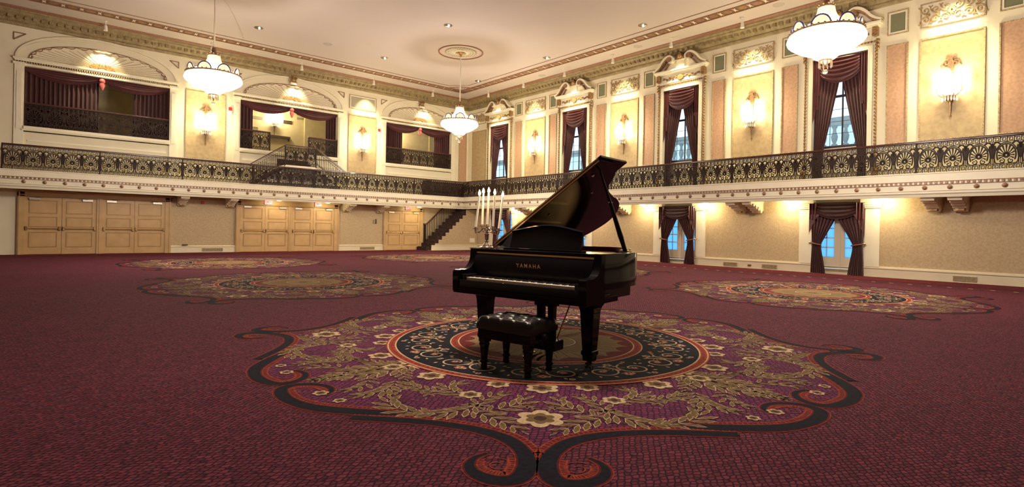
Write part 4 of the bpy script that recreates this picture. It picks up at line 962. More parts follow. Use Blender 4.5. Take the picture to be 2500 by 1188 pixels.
# ------------------------------------------------------------------ chandeliers
def chandelier(loc, label):
    t = thing('chandelier', label, 'chandelier', loc)          # origin on the ceiling
    Z = -loc[2]
    m = MB(); m.lathe([(.16,0),(.15,-.05),(.05,-.12),(.03,-.20)], (0,0,0), 20); m.build('canopy', gilt, t, True)
    m = MB(); m.tube([(0,0,-.1),(0,0,-2.15)], .022, 8); m.build('rod', rope_w, t, True)
    m = MB(); m.lathe([(.05,-2.05),(.07,-2.12),(.06,-2.2),(.16,-2.26),(.17,-2.30),(.06,-2.32)], (0,0,0), 20)
    for k in range(10): a = 2*PI*k/10; m.ball((.16*math.cos(a), .16*math.sin(a), -2.24), .025, 0, 6)
    m.build('crown', gilt_brown, t, True)
    m = MB()                                                    # strands from crown to shoulder
    for k in range(26):
        a = 2*PI*k/26; pts = []
        for j in range(7):
            f = j/6; r = .15+(.44-.15)*f**1.6; pts.append((r*math.cos(a), r*math.sin(a), -2.30-.42*f-.12*math.sin(PI*f)*.5))
        m.tube(pts, .020, 5)
    m.build('strand_canopy', crystal2, t, True)
    m = MB(); m.lathe([(.42,-2.70),(.60,-2.78),(.69,-2.86)], (0,0,0), 48, cap=False); m.build('shoulder', crystal, t, True)
    m = MB()                                                    # metal gallery ring
    m.lathe([(.70,-2.89),(.735,-2.885),(.74,-2.85),(.705,-2.84),(.70,-2.89)], (0,0,0), 60, cap=False)
    for k in range(40): a = 2*PI*k/40; m.ball((.735*math.cos(a), .735*math.sin(a), -2.845), .020, 0, 6)
    m.build('ring', gilt_brown, t, True)
    for k in range(8):                                          # round crystal lunettes standing on the ring
        m = MB(); mb = MB(); a0 = 2*PI*k/8+.2; R = .68; w2 = .185
        ctr = Vector((R*math.cos(a0), R*math.sin(a0), -2.85)); tx = Vector((-math.sin(a0), math.cos(a0), 0)); nx = Vector((math.cos(a0), math.sin(a0), 0))
        P = [ctr+tx*w2*math.cos(b)+Vector((0,0,1))*.20*math.sin(b)-nx*.03*(math.cos(b)**2) for b in [PI*i/12 for i in range(13)]]
        m.grid([[ctr+nx*.02]*13, P, [q-nx*.03 for q in P], [ctr-nx*.05]*13]); lu = m.build('lunette', crystal2, t)
        mb.tube(P, .017, 6); mb.build('lunette_edge', blue_gl, lu, True)
    m = MB(); m.lathe([(.715,-2.88),(.755,-2.96),(.765,-3.02),(.73,-3.08),(.66,-3.13),(.56,-3.20),(.45,-3.26),(.36,-3.28)], (0,0,0), 96, 0, 32, .018, cap=False); m.build('upper_bowl', crystal, t, True)
    m = MB(); m.lathe([(.36,-3.12),(.375,-3.16),(.36,-3.22),(.29,-3.33),(.20,-3.41),(.13,-3.45)], (0,0,0), 72, 0, 24, .02, cap=False)
    m.build('lower_bowl', crystal if loc[0] > 10 else crystal2, t, True)
    m = MB()
    for k in range(12): a = 2*PI*k/12; m.ball((.372*math.cos(a), .372*math.sin(a), -3.13), .022, 0, 6)
    m.build('bead_collar', gilt_brown, t, True); m = MB(); m.lathe([(.14,-3.44),(.13,-3.48),(.06,-3.52),(.02,-3.58),(.02,-3.62)], (0,0,0), 20); m.build('finial', gilt_brown, t, True)
    m = MB()
    for k in range(10): a = 2*PI*k/10; m.lathe([(.004,-.16),(.016,-.12),(.006,0)], (.13*math.cos(a), .13*math.sin(a), -3.46), 6)
    m.ball((0,0,-3.70), .052, 0, 10); m.tube([(0,0,-3.60),(0,0,-3.66)], .006, 5); m.build('crystal_drops', clear_c, t, True)
    lamp('POINT', 'chandelier_glow', (0,0,-2.60), 190, t, (1,.86,.70), .25)
    lamp('POINT', 'chandelier_downglow', (0,0,-4.55), 280, t, (1,.86,.74), .3)
    return t
chandelier((13.20,18.76,ZC), 'blazing crystal chandelier hanging from the round ceiling medallion, farthest of the three')
chandelier((3.93,18.30,ZC), 'blazing crystal chandelier hanging at the left in front of a gold wall panel')
ch = chandelier((13.06,4.70,ZC), 'blazing crystal chandelier at upper right, the nearest and largest seen')

t = dup(ch, (3.93,4.40,ZC), label='crystal chandelier hanging above the piano, higher than the frame shows')
for c_ in t.children:
    if c_.type == 'LIGHT': c_.data = c_.data.copy(); c_.data.energy *= .6 if 'down' in c_.name else 1.5
# ceiling medallion, downlights, speakers, spots
t = thing('ceiling_medallion', 'round pierced plaster medallion in the ceiling above the farthest chandelier', 'ceiling medallion', (13.2,18.76,ZC))
m = MB(); m.lathe([(.93,0),(.93,-.03),(.88,-.03),(.88,0)], (0,0,0), 64, cap=False); m.build('outer_ring', strip_m, t)
m = MB(); m.lathe([(.30,0),(.30,-.04),(.24,-.05),(.22,0)], (0,0,0), 40, cap=False)
for k in range(32):
    a = 2*PI*k/32
    for sg in (-1, 1):
        p = [((.30+.11*j)*math.cos(a+sg*j*.098), (.30+.11*j)*math.sin(a+sg*j*.098), -.02) for j in range(4)]; m.tube(p, .009, 4)
m.build('pierced_lattice', cream2, t)
m = MB(); m.lathe([(.66,-.004),(.66,0)], (0,0,0), 48); m.build('lattice_backing', grille_dk, t)
def downlight(x, y, label):
    t = thing('downlight', label, 'ceiling light', (x, y, ZC), group='recessed downlights')
    m = MB(); m.lathe([(.155,0),(.155,-.012),(.115,-.012),(.09,.0)], (0,0,0), 24, cap=False); m.lathe([(.115,-.004),(.115,-.002)], (0,0,0), 24); m.build('reflector', can_dk, t, True)
    m = MB(); m.ball((.03,0,-.02), .035); m.build('bulb', dim_em, t, True)
    lamp('SPOT', 'downlight_beam', (0,0,-.08), 45, t, (1,.72,.52), .1, (0,0,-5), 95, .8)
    return t
dlr = None
for x, y, lb in ((6.12,21.7,'recessed ceiling downlight nearest the left chandelier rod'), (11.25,21.7,'recessed ceiling downlight above the staircase arch side'), (11.1,16.6,'recessed ceiling downlight just this side of the plaster medallion'), (16.25,16.8,'recessed ceiling downlight right of the plaster medallion'), (16.1,11.8,'recessed ceiling downlight nearest the right ceiling band, high up'), (16.4,21.8,'recessed ceiling downlight closest to the far ceiling corner')):
    if dlr is None: dlr = downlight(x, y, lb)
    else: dup(dlr, (x, y, ZC), label=lb)
for x, y, lb in ((17.75,7.8,'grey round ceiling speaker nearest the right chandelier'), (17.86,13.3,'grey round ceiling speaker in the right ceiling border, mid way'), (8.75,21.7,'faint grey round ceiling speaker above the staircase arch'), (18.0,18.9,'grey round ceiling speaker in the right ceiling border, farthest')):
    m = MB(); m.lathe([(.17,0),(.17,-.008),(.15,-.012)], (0,0,0), 24); o = m.build('ceiling_speaker', mat('grey_speaker_mesh', (.42,.38,.33), .7), None, loc=(x, y, ZC)); tag(o, lb, 'ceiling speaker')
def spot(x, y, right, label, tgt, power=210):
    t = thing('spotlight', label, 'spotlight', (x, y, ZC), RR if right else 0, group='white ceiling spotlights')
    m = MB(); m.lathe([(.05,0),(.05,-.02)], (0,0,0), 12); m.tube([(0,0,0),(0,0,-.16)], .012, 6); m.build('stem', white_pl, t)
    m = MB(); m.lathe([(.03,.10),(.05,.08),(.055,-.02),(.07,-.10)], (0,0,0), 14); m.build('head', white_pl, t, True, loc=(0,.02,-.24)); 
    l = lamp('SPOT', 'spot_beam', (0,.06,-.40), power, t, (1,.84,.50), .05, tgt, 62, .75)
    return t
sr = None
for k, y in enumerate([9.09+2.77*j for j in range(-2, 6)]):
    lb = 'white ceiling spotlight %s in the row along the window wall' % ['nearest of all', 'second nearest', 'third nearest', 'fourth nearest', 'fifth nearest', 'sixth nearest', 'seventh nearest', 'last and farthest'][k]
    if sr is None: sr = spot(17.95, y, True, lb, (0, .72, -1.75))
    else: dup(sr, (17.95, y, ZC), RR, lb)
for x, lb in ((1.8,'white ceiling spotlight above the arch at the left end'), (5.27,'white ceiling spotlight hidden by the left chandelier crown'), (8.9,'white ceiling spotlight above the staircase arch'), (12.4,'white ceiling spotlight above the wall lamp between the arches'), (15.8,'white ceiling spotlight above the farthest arch')):
    dup(sr, (x, 24.94, ZC), 0, lb)

# soffit lights under the balconies
def soffit(loc, label, power=20, s=1.0):
    t = thing('soffit_light', label, 'ceiling light', loc, group='lit soffit lamps')
    m = MB(); m.lathe([(.135,0),(.13,-.02),(.09,-.05),(.02,-.06)], (0,0,0), 20); m.build('diffuser', bulb_em2, t, True)
    lamp('POINT', 'soffit_glow', (0,0,-.13), power, t, (1,.82,.48), .07)
    return t
s0 = soffit((18.42,13.35,2.31), 'glowing soffit lamp past the piano, left of a garden door', 17)
for y, lb in ((10.60,'glowing soffit lamp right of the second nearest garden door'), (7.72,'glowing soffit lamp left of the nearest garden door'), (5.0,'glowing soffit lamp right of the nearest garden door'), (16.1,'glowing soffit lamp behind the raised piano lid'), (18.75,'glowing soffit lamp beside the candle tips'), (21.2,'glowing soffit lamp just right of the candles')): dup(s0, (18.42, y, 2.31), label=lb)
s1 = soffit((8.05,25.05,2.31), 'glowing soffit lamp beside the left exit sign over the double doors', 7)
dup(s1, (10.25,25.05,2.31), label='glowing soffit lamp beside the right exit sign over the double doors'); dup(s1, (15.15,25.05,2.31), label='glowing soffit lamp beside the exit sign nearest the corner stair')
# exit signs
def exit_sign(x, label, lit):
    t = thing('exit_sign', label, 'exit sign', (x, 25.15, 2.31))
    m = MB(); m.box(-.17, .17, -.04, .04, -.235, -.01); m.box(-.03, .03, -.02, .02, -.01, 0); m.build('housing', exit_bx, t, bevel=.006)
    m = MB(); m.box(-.155, .155, -.045, -.039, -.22, -.025); m.build('face', exit_wh if lit else exit_red, t)
    text_mesh('lettering', 'EXIT', .19, exit_red if lit else exit_wh, t, .002, (0,-.049,-.125), space=.95)
exit_sign(7.62, 'red and white EXIT sign over the left pair of the four-leaf doors', True); exit_sign(9.82, 'red and white EXIT sign over the right pair of the four-leaf doors', True); exit_sign(14.55, 'glowing red EXIT sign over the doors nearest the corner stair', False)
# small fittings
for x, lb in ((6.19,'red and white fire alarm strobe left of the staircase arch'), (13.15,'red and white fire alarm strobe left of the farthest arch')):
    t = thing('fire_alarm', lb, 'fire alarm', onL(x, 6.05)); m = MB(); m.box(-.065, .065, -.05, 0, .0, .14); m.build('red_housing', red_pl, t, bevel=.008); m = MB(); m.box(-.06, .06, -.06, 0, -.16, -.003); m.build('white_strobe', white_pl, t, bevel=.008)
m = MB(); m.box(-.05, .05, -.05, 0, -.06, .06); tag(m.build('alarm_bell', red_pl, None, loc=onL(5.21, 2.08)), 'small red alarm box high on the wallpaper between the left doors', 'alarm')
t = thing('wall_telephone', 'small taupe wall telephone left of the doors by the corner stair', 'telephone', onL(13.0, 1.36)); m = MB(); m.box(-.09, .03, -.05, 0, 0, .20); m.build('body', plain_dark, t, bevel=.01); m = MB(); m.box(.04, .085, -.07, 0, -.01, .23); m.build('handset', dark_fr, t, bevel=.012)
def vent(loc, rz, hw, label):
    t = thing('vent', label, 'vent', loc, rz); m = MB(); m.box(-hw, hw, -.012, 0, 0, .11); m.build('backing', grille_dk, t); m = MB(); frame(m, -hw-.01, hw+.01, -.01, .12, .014, -.022, 0)
    for k in range(int(hw*2/.035)): m.box(-hw+k*.035, -hw+k*.035+.012, -.02, 0, 0, .11)
    m.build('louvers', panel_line, t)
for x, lb in ((5.6,'low return air vent in the baseboard between the left doors'), (12.6,'low return air vent in the baseboard left of the doors by the corner stair')): vent(onL(x, .06, .05), 0, .38, lb)
for y, lb in ((9.77,'low return air vent in the right baseboard, left of the power outlet'), (8.38,'low return air vent in the right baseboard, right of the power outlet'), (14.9,'low return air vent in the right baseboard behind the piano tail'), (3.2,'low return air vent in the right baseboard beyond the nearest garden door')): vent(onR(y, .055, .05), RR, .24, lb)
t = thing('power_outlet', 'small brass power outlet between the two baseboard vents', 'outlet', onR(9.07, .07, .05), RR); m = MB(); m.box(-.06, .06, -.012, 0, 0, .07); m.build('plate', brass, t); m = MB(); m.box(-.03, -.01, -.016, 0, .02, .05); m.box(.01, .03, -.016, 0, .02, .05); m.build('sockets', dark_fr, t)
m = MB(); m.box(-.10, .10, -.05, 0, 0, .045); tag(m.build('door_stop', dark_fr, None, loc=(4.58, YB-.07, .30)), 'small dark box resting on the baseboard right of the leftmost door', 'box')
# gallery furnishings seen through the staircase arch
for x0, x1, z0, z1, lb, mt in ((9.72,10.14,6.53,6.70,'small dark picture frame on the gallery wall, right of its wall lamp',dark_fr), (8.15,8.67,6.56,6.70,'grey plaque high on the gallery wall, left of its wall lamp',plain_dark), (8.15,8.45,5.95,6.15,'lower grey plaque on the gallery wall beside the left curtain',plain_dark), (8.9,9.35,6.9,7.1,'taupe speaker box at the top of the gallery wall above the wall lamp',plain_dark), (10.40,10.64,6.84,7.1,'taupe box high on the gallery wall left of the pilaster',plain_dark)):
    t = thing('wall_plaque', lb, 'wall plaque', ((x0+x1)/2, YB+4.0, z0)); h = (x1-x0)/2; m = MB(); frame(m, -h, h, 0, z1-z0, .015, -.04, 0); m.build('frame', mt, t); m = MB(); m.box(-h+.01, h-.01, -.03, 0, .01, z1-z0-.01); m.build('face', mt, t)
t = thing('gallery_ledge', 'long dark ledge across the gallery wall seen over the stair', 'shelf', (9.5, YB+4.0, 5.72)); m = MB(); m.box(-.55, .55, -.12, 0, 0, .12); m.build('board', dark_fr, t); m = MB(); m.box(-.5, -.46, -.10, 0, -.12, 0); m.box(.46, .5, -.10, 0, -.12, 0); m.build('bracket', dark_fr, t)
m = MB(); m.tube([(4.51, 19.8, 8.49), (4.8, 20.34, 8.49), (5.14, 21.1, 8.49), (5.53, 22.03, 8.49), (5.87, 22.89, 8.49), (6.07, 23.46, 8.49)], .006, 5); tag(m.build('ceiling_cable', mat('beige_cable', (.50,.42,.33), .7)), 'thin beige cable curving over the ceiling right of the left chandelier rod', 'cable')
#PIANO#
# ------------------------------------------------------------------ grand piano (local x along the keys, y toward the tail)
PL, PRZ = (3.228, 3.7087, .009), -1.3696
pn = thing('grand_piano', 'black lacquered grand piano with raised lid on the carpet medallion', 'piano', PL, PRZ)
RIM = [(-.745,.30),(-.745,.9),(-.745,1.5),(-.745,1.82)]+cr([(-.745,1.85),(-.70,2.02),(-.61,2.14),(-.49,2.23),(-.36,2.275),(-.24,2.29),(-.11,2.27),(-.03,2.23),(.05,2.17),(.135,2.06),(.195,1.96),(.245,1.81),(.29,1.65),(.35,1.48),(.44,1.34),(.59,1.19),(.70,1.04),(.745,.90)], 3)+[(.745,.6),(.745,.30)]
def inset(P, d):
    out = []; n = len(P)
    for i in range(n):
        a, b = P[max(i-1, 0)], P[min(i+1, n-1)]; dx, dy = b[0]-a[0], b[1]-a[1]; l = math.hypot(dx, dy) or 1
        out.append((P[i][0]+dy/l*d, P[i][1]-dx/l*d))
    return out
RI = inset(RIM, .055)
m = MB(); rows = [[(x, y, z) for x, y in P] for P, z in ((RI, .70), (RIM, .70), (RIM, 1.0), (inset(RIM, .006), 1.01), (inset(RIM, .049), 1.01), (inset(RIM, .05), 1.0))]
m.grid(rows); m.build('rim', pblack, pn, True)
m = MB(); m.grid([[(x, y, z) for x, y in P] for P, z in ((inset(RIM, .0505), 1.004), (RI, 1.0), (RI, .80))]); m.build('inner_rim', mahog, pn, True)
m = MB(); P2 = inset(RIM, .052); m.face([(x, y, .83) for x, y in P2]); m.build('soundboard', mahog, pn)
m = MB(); P3 = [p for p in inset(RIM, .10) if p[1] > .6]
P3 = [(-.64,.62)]+P3+[(.64,.62)]; m.face([(x, y, .925) for x, y in P3]); 
for k in range(5): x = -.5+.25*k; m.box(x-.015, x+.015, .66, 1.1+(.8 if k < 3 else 0), .925, .955)
m.build('iron_plate', goldp, pn)
m = MB()
for k in range(40):
    x = -.60+k*.030; m.box(x-.0015, x+.0015, .62, min(2.0, 2.1-max(0, x+.1)*1.5), .958, .960)
m.build('strings', steel, pn)
m = MB(); m.box(-.60, .60, .66, .70, .96, .985); m.box(-.60,.60,.70,.72,.95,.965, 1); m.build('damper_rail', [pblack2, felt], pn)
# arms with the S curve
def arm(s):
    prof = [(.32,.60),(0,.60),(-.004,.70)]+[(q[0], q[1]) for q in cr([(-.004,.70),(-.002,.785),(.02,.805),(.10,.806),(.165,.82),(.215,.86),(.243,.92),(.25,1.0),(.262,1.01)], 4)][1:]+[(.32,1.01)]
    m = MB(); x0, x1 = sorted((s*.745, s*.672)); m.hexa([(x0, a, b) for a, b in prof], [(x1, a, b) for a, b in prof]); return m
for s in (-1, 1): arm(s).build('arm', pblack, pn, True)
for s in (-1, 1): m = MB(); m.box(*sorted((s*.672, s*.614)), .03, .235, .66, .765); m.build('key_block', pblack, pn, bevel=.008)
m = MB(); m.box(-.74, .74, .0, .58, .585, .64); m.box(-.672, .672, .008, .05, .64, .715); m.build('keybed', pblack, pn, bevel=.006)
m = MB()                                     # fallboard, shelf and front rail
prof = [(.235,.66),(.215,.80),(.235,.93),(.262,.962),(.262,.985),(.30,.985),(.30,.66)]; m.hexa([(-.672, a, b) for a, b in prof], [(.672, a, b) for a, b in prof]); m.build('fallboard', pblack, pn, True, bevel=.004)
m = MB(); m.box(-.69, .69, .262, .655, .975, 1.008); m.build('music_shelf', pblack, pn, bevel=.005)
m = MB(); m.box(-.68, .68, .255, .264, .963, .978); m.build('shelf_edge_highlight', brass, pn)  # brass strip stands in for the highlight along the board's front edge
text_mesh('lettering', 'YAMAHA', .052, goldl, pn, .001, (.0,.2165,.868), (PI/2+.12,0,0), 1.45)
m = MB()
for k in range(52): x = -.6125+k*1.225/52; m.box(x+.0005, x+.0228, .052, .20, .70, .735)
m.build('white_keys', ivory, pn)
m = MB()
for k in range(51):
    if (k+5) % 7 in (0, 1, 3, 4, 5): x = -.6125+(k+1)*1.225/52; m.box(x-.0055, x+.0055, .105, .215, .735, .747)
m.build('black_keys', ebony, pn)
m = MB(); m.box(-.615, .615, .200, .212, .735, .739); m.build('key_felt', felt, pn)
def pleg(x, y, nm='leg'):
    m = MB(); sec = [(.62,.125,.10),(.60,.12,.095),(.575,.095,.085),(.54,.075,.072),(.50,.066,.066),(.30,.056,.056),(.165,.048,.048),(.16,.056,.056),(.125,.056,.056),(.12,.047,.047),(.075,.044,.044)]
    m.grid([[(x-a, y-b, z), (x+a, y-b, z), (x+a, y+b, z), (x-a, y+b, z)] for z, a, b in sec], 0, True); m.face([(x-.044,y-.044,.075),(x+.044,y-.044,.075),(x+.044,y+.044,.075),(x-.044,y+.044,.075)])
    o = m.build(nm, pblack, pn, bevel=.004)
    m = MB(); m.lathe([(.02,.075),(.028,.06),(.012,.05)], (x,y,0), 10); m.box(x-.02, x+.02, y-.012, y+.012, .03, .06)
    m2 = []
    for sx in (-.022, .022):
        n0 = len(m.v); m.lathe([(.001,-.01),(.030,-.008),(.030,.008),(.001,.01)], (0,0,0), 14)
        for i in range(n0, len(m.v)): a, b, c_ = m.v[i]; m.v[i] = (x+sx+c_, y+a, .030+b)
    m.build('caster', can_dk, o, True); return o
pleg(-.60,.33); pleg(.60,.33); pleg(-.29,1.86)
m = MB(); m.box(-.74,.74,.24,.42,.615,.66); m.box(-.5,.62,.55,.63,.60,.70); m.box(-.41,-.17,1.74,1.98,.615,.71); m.box(.52,.68,.42,.95,.60,.70); m.box(-.70,-.60,.42,1.8,.62,.70); m.box(-.05,.03,.55,2.0,.62,.70); m.build('beams', pblack2, pn, bevel=.005)
# pedal lyre
LX = .10
m = MB(); m.box(LX-.13, LX+.13, .33, .45, .54, .60); m.box(LX-.11, LX+.11, .34, .44, .50, .54)
for s in (-1, 1): m.grid([[(LX+s*.062-a, .39-a, z), (LX+s*.062+a, .39-a, z), (LX+s*.062+a, .39+a, z), (LX+s*.062-a, .39+a, z)] for z, a in ((.52,.034),(.40,.030),(.22,.028),(.19,.034))], 0, True)
m.box(LX-.15, LX+.15, .30, .46, .10, .19); m.build('pedal_lyre', pblack, pn, bevel=.006)
m = MB()
for s in (-.5, .5): m.tube([(LX+s*.04,.40,.19),(LX+s*.04,.40,.54)], .004, 6)
m.tube([(LX-.10,.72,.60),(LX-.06,.47,.16)], .007, 6); m.tube([(LX+.10,.72,.60),(LX+.06,.47,.16)], .007, 6); m.build('lyre_rod', brass, pn, True)
for s in (-.075, 0, .075):
    m = MB(); m.grid([[(LX+s-w_, y, z), (LX+s+w_, y, z), (LX+s+w_, y, z-.012), (LX+s-w_, y, z-.012)] for y, z, w_ in ((.32,.072,.009),(.24,.068,.010),(.20,.062,.018),(.165,.055,.021),(.15,.048,.015))], 0, True); m.build('pedal', brass, pn, True, bevel=.003)
# lid: main leaf raised on the prop, front leaf folded back over it
LA = math.radians(34); lx, lz = -.748, 1.022
def lidp(s, y, h): return (lx+s*math.cos(LA)-h*math.sin(LA), y, lz+s*math.sin(LA)+h*math.cos(LA))
OUT = [(0,.66),(1.505,.66),(1.505,.92)]+cr([(1.505,.92),(1.45,1.06),(1.33,1.20),(1.174,1.335),(1.093,1.475),(1.033,1.648),(.993,1.813),(.94,1.963),(.885,2.065),(.794,2.186),(.715,2.248),(.63,2.303),(.51,2.331),(.39,2.31),(.27,2.26),(.15,2.18),(.04,2.06),(0,1.9)], 3)[1:]
m = MB(); m.hexa([lidp(s, y, 0) for s, y in OUT], [lidp(s, y, .024) for s, y in OUT]); lid = m.build('lid', pblack, pn)
m = MB(); fr = [(.01,.664),(1.525,.664),(1.53,1.19),(.01,1.19)]; m.hexa([lidp(s, y, .026) for s, y in fr], [lidp(s, y, .048) for s, y in fr]); m.build('folded_front_leaf', pblack, lid)
m = MB(); m.hexa([lidp(s, y, h) for s, y, h in ((0,.655,.004),(1.49,.655,.004),(1.49,.66,.004),(0,.66,.004))], [lidp(s, y, h) for s, y, h in ((0,.655,.020),(1.49,.655,.020),(1.49,.66,.020),(0,.66,.020))])
m.hexa([lidp(s, y, h) for s, y, h in ((0,.655,.030),(1.49,.655,.030),(1.49,.664,.030),(0,.664,.030))], [lidp(s, y, h) for s, y, h in ((0,.655,.044),(1.49,.655,.044),(1.49,.664,.044),(0,.664,.044))]); m.build('long_hinge', brass, lid)
m = MB()
for yy in (.78, 1.35): m.tube([(-.752,yy-.04,1.018),(-.752,yy+.04,1.018)], .009, 8)
m.build('lid_hinge', brass, pn, True)
m = MB(); m.lathe([(.018,0),(.02,-.008),(.006,-.02)], lidp(1.30,.80,0), 10); m.lathe([(.012,0),(.014,-.006),(.004,-.014)], lidp(1.05,1.16,0), 8); m.lathe([(.012,0),(.014,-.006),(.004,-.014)], lidp(.62,.9,0), 8); m.build('lid_fittings', silver, lid, True)
pt, pb = Vector(lidp(1.39,.81,-.004)), Vector((.700,.80,1.0))
m = MB(); n_ = 10; rows = []
for i in range(n_+1):
    f = i/n_; c = pb.lerp(pt, f); a = (.020 if f < .15 else .026-(.026-.007)*max(0, (f-.15)/.85)); rows.append([(c.x-a, c.y-.010, c.z), (c.x+a, c.y-.010, c.z), (c.x+a, c.y+.010, c.z), (c.x-a, c.y+.010, c.z)])
m.grid(rows, 0, True); m.build('prop_stick', pblack, pn, bevel=.003)
m = MB(); c = pb.lerp(pt, .60); m.tube([c+Vector((.0,-.03,0)), c+Vector((.0,.03,0))], .008, 8); m.box(pb.x-.03, pb.x+.03, pb.y-.02, pb.y+.02, 1.004, 1.018); m.build('prop_hinge', brass, pn, True)
# music desk
m = MB(); x0, x1 = -.42, .40; N_ = 24; rows = []
def dk(x, h, th=0): return (x, .47+h*.30+th, 1.008+h)
top = lambda x: .205+.035*math.cos((x-.0)/.42*PI*.75)
for i in range(N_+1):
    x = x0+(x1-x0)*i/N_; rows.append([dk(x, 0), dk(x, top(x)*.9), (x, .47+top(x)*.3-.022, 1.008+top(x)), (x, .47+top(x)*.3+.004, 1.008+top(x)+.012), dk(x, top(x)*.95, .02), dk(x, 0, .02)])
m.grid(rows, 0, True); m.face(rows[0]); m.face(rows[-1]); m.build('music_desk', pblack, pn, True)
m = MB(); m.box(x0-.04, x1+.04, .42, .52, 1.008, 1.022); m.build('desk_ledge', pblack, pn, bevel=.004)
m = MB(); pp = [(-.60,.50),(-.50,.62),(-.42,.60),(-.42,.47)]; m.hexa([(a, b, 1.008) for a, b in pp], [(a*.97-.01, b+.06, 1.008+h) for (a, b), h in zip(pp, (.03,.15,.20,.19))]); m.build('desk_wing', pblack, pn)

# ------------------------------------------------------------------ candelabra and its five candles
cdl = (-.665, .405)
cp, cs = math.cos(PRZ), math.sin(PRZ)
cw = (PL[0]+cp*cdl[0]-cs*cdl[1], PL[1]+cs*cdl[0]+cp*cdl[1], PL[2]+1.0105)
ca = thing('candelabra', 'polished silver five-arm candelabra standing on the left end of the piano', 'candelabra', cw, math.radians(49.1-90))
m = MB(); m.lathe([(.072,0),(.070,.010),(.052,.016),(.046,.03),(.028,.045),(.020,.060),(.026,.068),(.012,.08)], (0,0,0), 24, 0, 12, .03); m.build('base', silver, ca, True)
m = MB(); m.lathe([(.012,.078),(.018,.09),(.022,.13),(.026,.145),(.018,.155),(.028,.163),(.014,.175),(.020,.190),(.012,.205)], (0,0,0), 16); m.build('stem', silver, ca, True)
cups = [(0,0,.225),(-.115,-.03,.195),(.122,-.02,.185),(-.055,.075,.222),(.062,-.06,.205)]
m = MB(); m.lathe([(.010,.20),(.016,.212),(.014,.226)], (0,0,0), 12); m.build('arm', silver, ca, True)
for x, y, z in cups[1:]:
    m = MB(); m.tube(cr([(0,0,.185),(x*.30,y*.30,.205),(x*.60,y*.60,.168),(x*.92,y*.92,z-.042),(x,y,z-.02),(x,y,z-.004)], 6), [.007+.002*math.sin(i) for i in range(31)], 8); m.build('arm', silver, ca, True)
cnd = None
for i, (x, y, z) in enumerate(cups):
    m = MB(); m.lathe([(.008,-.028),(.012,-.02),(.010,-.008),(.032,0),(.033,.003),(.013,.002),(.014,.018),(.011,.018)], (x,y,z), 18); m.build('candle_cup', silver, ca, True)
lab = ['white taper candle at the centre of the candelabra', 'white taper candle on the outer left arm of the candelabra', 'white taper candle on the outer right arm, shortest to the eye, of the candelabra', 'white taper candle on the back left arm, between outer left and centre', 'white taper candle on the front right arm, next to the centre one']
lean = [(.012,0),(.034,0),(.034,0),(.008,0),(.014,0)]
for i, (x, y, z) in enumerate(cups):
    mw = ca.rotation_euler.z; wx, wy = math.cos(mw)*x-math.sin(mw)*y, math.sin(mw)*x+math.cos(mw)*y
    loc = (cw[0]+wx, cw[1]+wy, cw[2]+z+.004)
    t = thing('taper_candle', lab[i], 'candle', loc, mw, 'lit taper candles')
    hh = .335; lx_ = lean[i][0]
    m = MB(); rows = []
    for j in range(6):
        f = j/5; r = .0128-.0035*f; rows.append([(lx_*f+r*math.cos(2*PI*k/12), r*math.sin(2*PI*k/12), hh*f) for k in range(12)])
    m.grid(rows, 0, True); m.face(rows[-1]); m.build('wax', wax, t, True)
    m = MB(); m.tube([(lx_,0,hh),(lx_,0,hh+.008)], .0012, 5); m.build('wick', ebony, t)
    m = MB(); m.lathe([(.003,0),(.0120,.010),(.0135,.020),(.009,.037),(.002,.056)], (lx_,0,hh+.002), 12); m.build('flame', flame, t, True)
lamp('POINT', 'candle_glow', (0,0,.60), 5, ca, (1,.55,.25), .06)

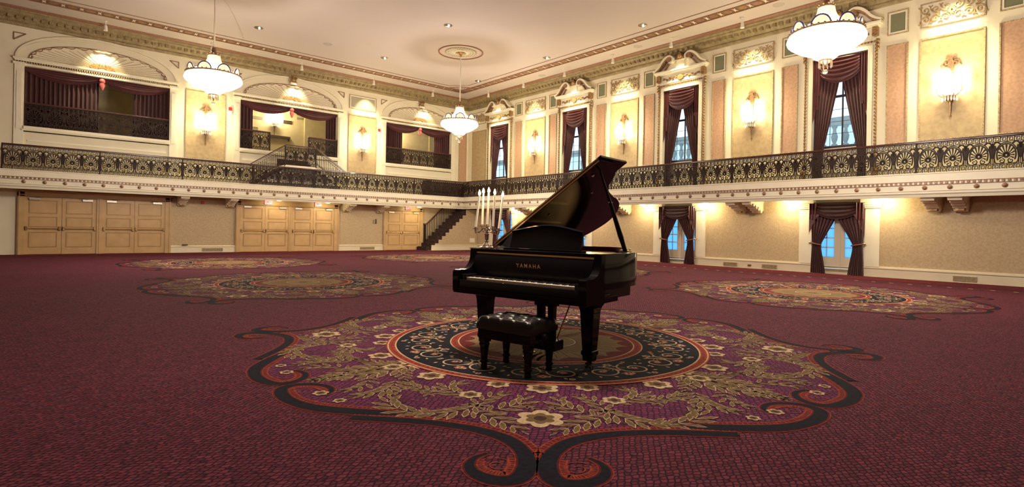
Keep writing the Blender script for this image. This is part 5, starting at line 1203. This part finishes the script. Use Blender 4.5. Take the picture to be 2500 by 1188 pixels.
# ------------------------------------------------------------------ bench
bx, by = .125, -.10
bw = (PL[0]+cp*bx-cs*by, PL[1]+cs*bx+cp*by, .009)
bn = thing('piano_bench', 'black tufted leather piano bench on four tapered legs before the keyboard', 'bench', bw, PRZ)
BX, BY = .285, .20
m = MB(); NX, NY = 44, 30; rows = []
tuft = [(-BX+.57*(i+ .5*(j % 2)+.25)/4.25, -BY+.40*(j+.5)/3.4+.02) for j in range(3) for i in range(4)]
for j in range(NY+1):
    r = []
    for i in range(NX+1):
        x, y = -BX+2*BX*i/NX, -BY+2*BY*j/NY
        ex = min(1, (BX-abs(x))/.05); ey = min(1, (BY-abs(y))/.05); e = math.sqrt(max(0, 1-(1-ex)**2))*math.sqrt(max(0, 1-(1-ey)**2))
        d = min(math.hypot(x-a, y-b) for a, b in tuft); dp = .030*math.exp(-(d/.024)**2)
        u = (x+BX)/.57*4.25; v = (y+BY)/.40*3.4; c1 = abs(((u+v*.5) % 1)-.5); c2 = abs(((u-v*.5+.25) % 1)-.5); cs_ = .010*(math.exp(-((.5-c1)/.07)**2)+math.exp(-((.5-c2)/.07)**2))
        r.append((x*(1+.03*e), y*(1+.03*e), .40+.060*e-min(.035, dp+cs_*e)))
    rows.append(r)
m.grid(rows); 
edge = [rows[0][i] for i in range(NX+1)]+[rows[j][NX] for j in range(1, NY+1)]+[rows[NY][i] for i in range(NX-1, -1, -1)]+[rows[j][0] for j in range(NY-1, 0, -1)]
m.grid([edge, [(x*1.02, y*1.02, .375) for x, y, z in edge], [(x, y, .345) for x, y, z in edge]], 0, True); m.build('cushion', leather, bn, True)
m = MB()
for a, b in tuft: m.ball((a, b, .430), .008, 0, 8, .6)
m.build('tuft_buttons', leather, bn, True)
m = MB(); m.box(-BX+.005, BX-.005, -BY+.005, BY-.005, .265, .35); m.build('apron', pblack, bn, bevel=.006)
for sx in (-1, 1):
    for sy in (-1, 1):
        x, y = sx*.235, sy*.155; sec = [(.30,.036),(.235,.036),(.228,.030),(.21,.034),(.195,.028),(.10,.021),(.072,.019),(.068,.026),(.05,.026),(.045,.018),(.0,.022)]
        m = MB(); m.grid([[(x-a, y-a, z), (x+a, y-a, z), (x+a, y+a, z), (x-a, y+a, z)] for z, a in sec], 0, True); m.face([(x-.022,y-.022,0),(x+.022,y-.022,0),(x+.022,y+.022,0),(x-.022,y+.022,0)]); m.build('leg', pblack, bn, bevel=.003)
m = MB(); 
for s in (1,):
    n0 = len(m.v); m.lathe([(.010,0),(.010,.02),(.030,.025),(.034,.035),(.030,.045),(.012,.05)], (0,0,0), 12)
    for i in range(n0, len(m.v)): a, b, c_ = m.v[i]; m.v[i] = (BX-.005+c_, -.03+a, .315+b)
m.build('height_knob', silver if False else pblack, bn, True)
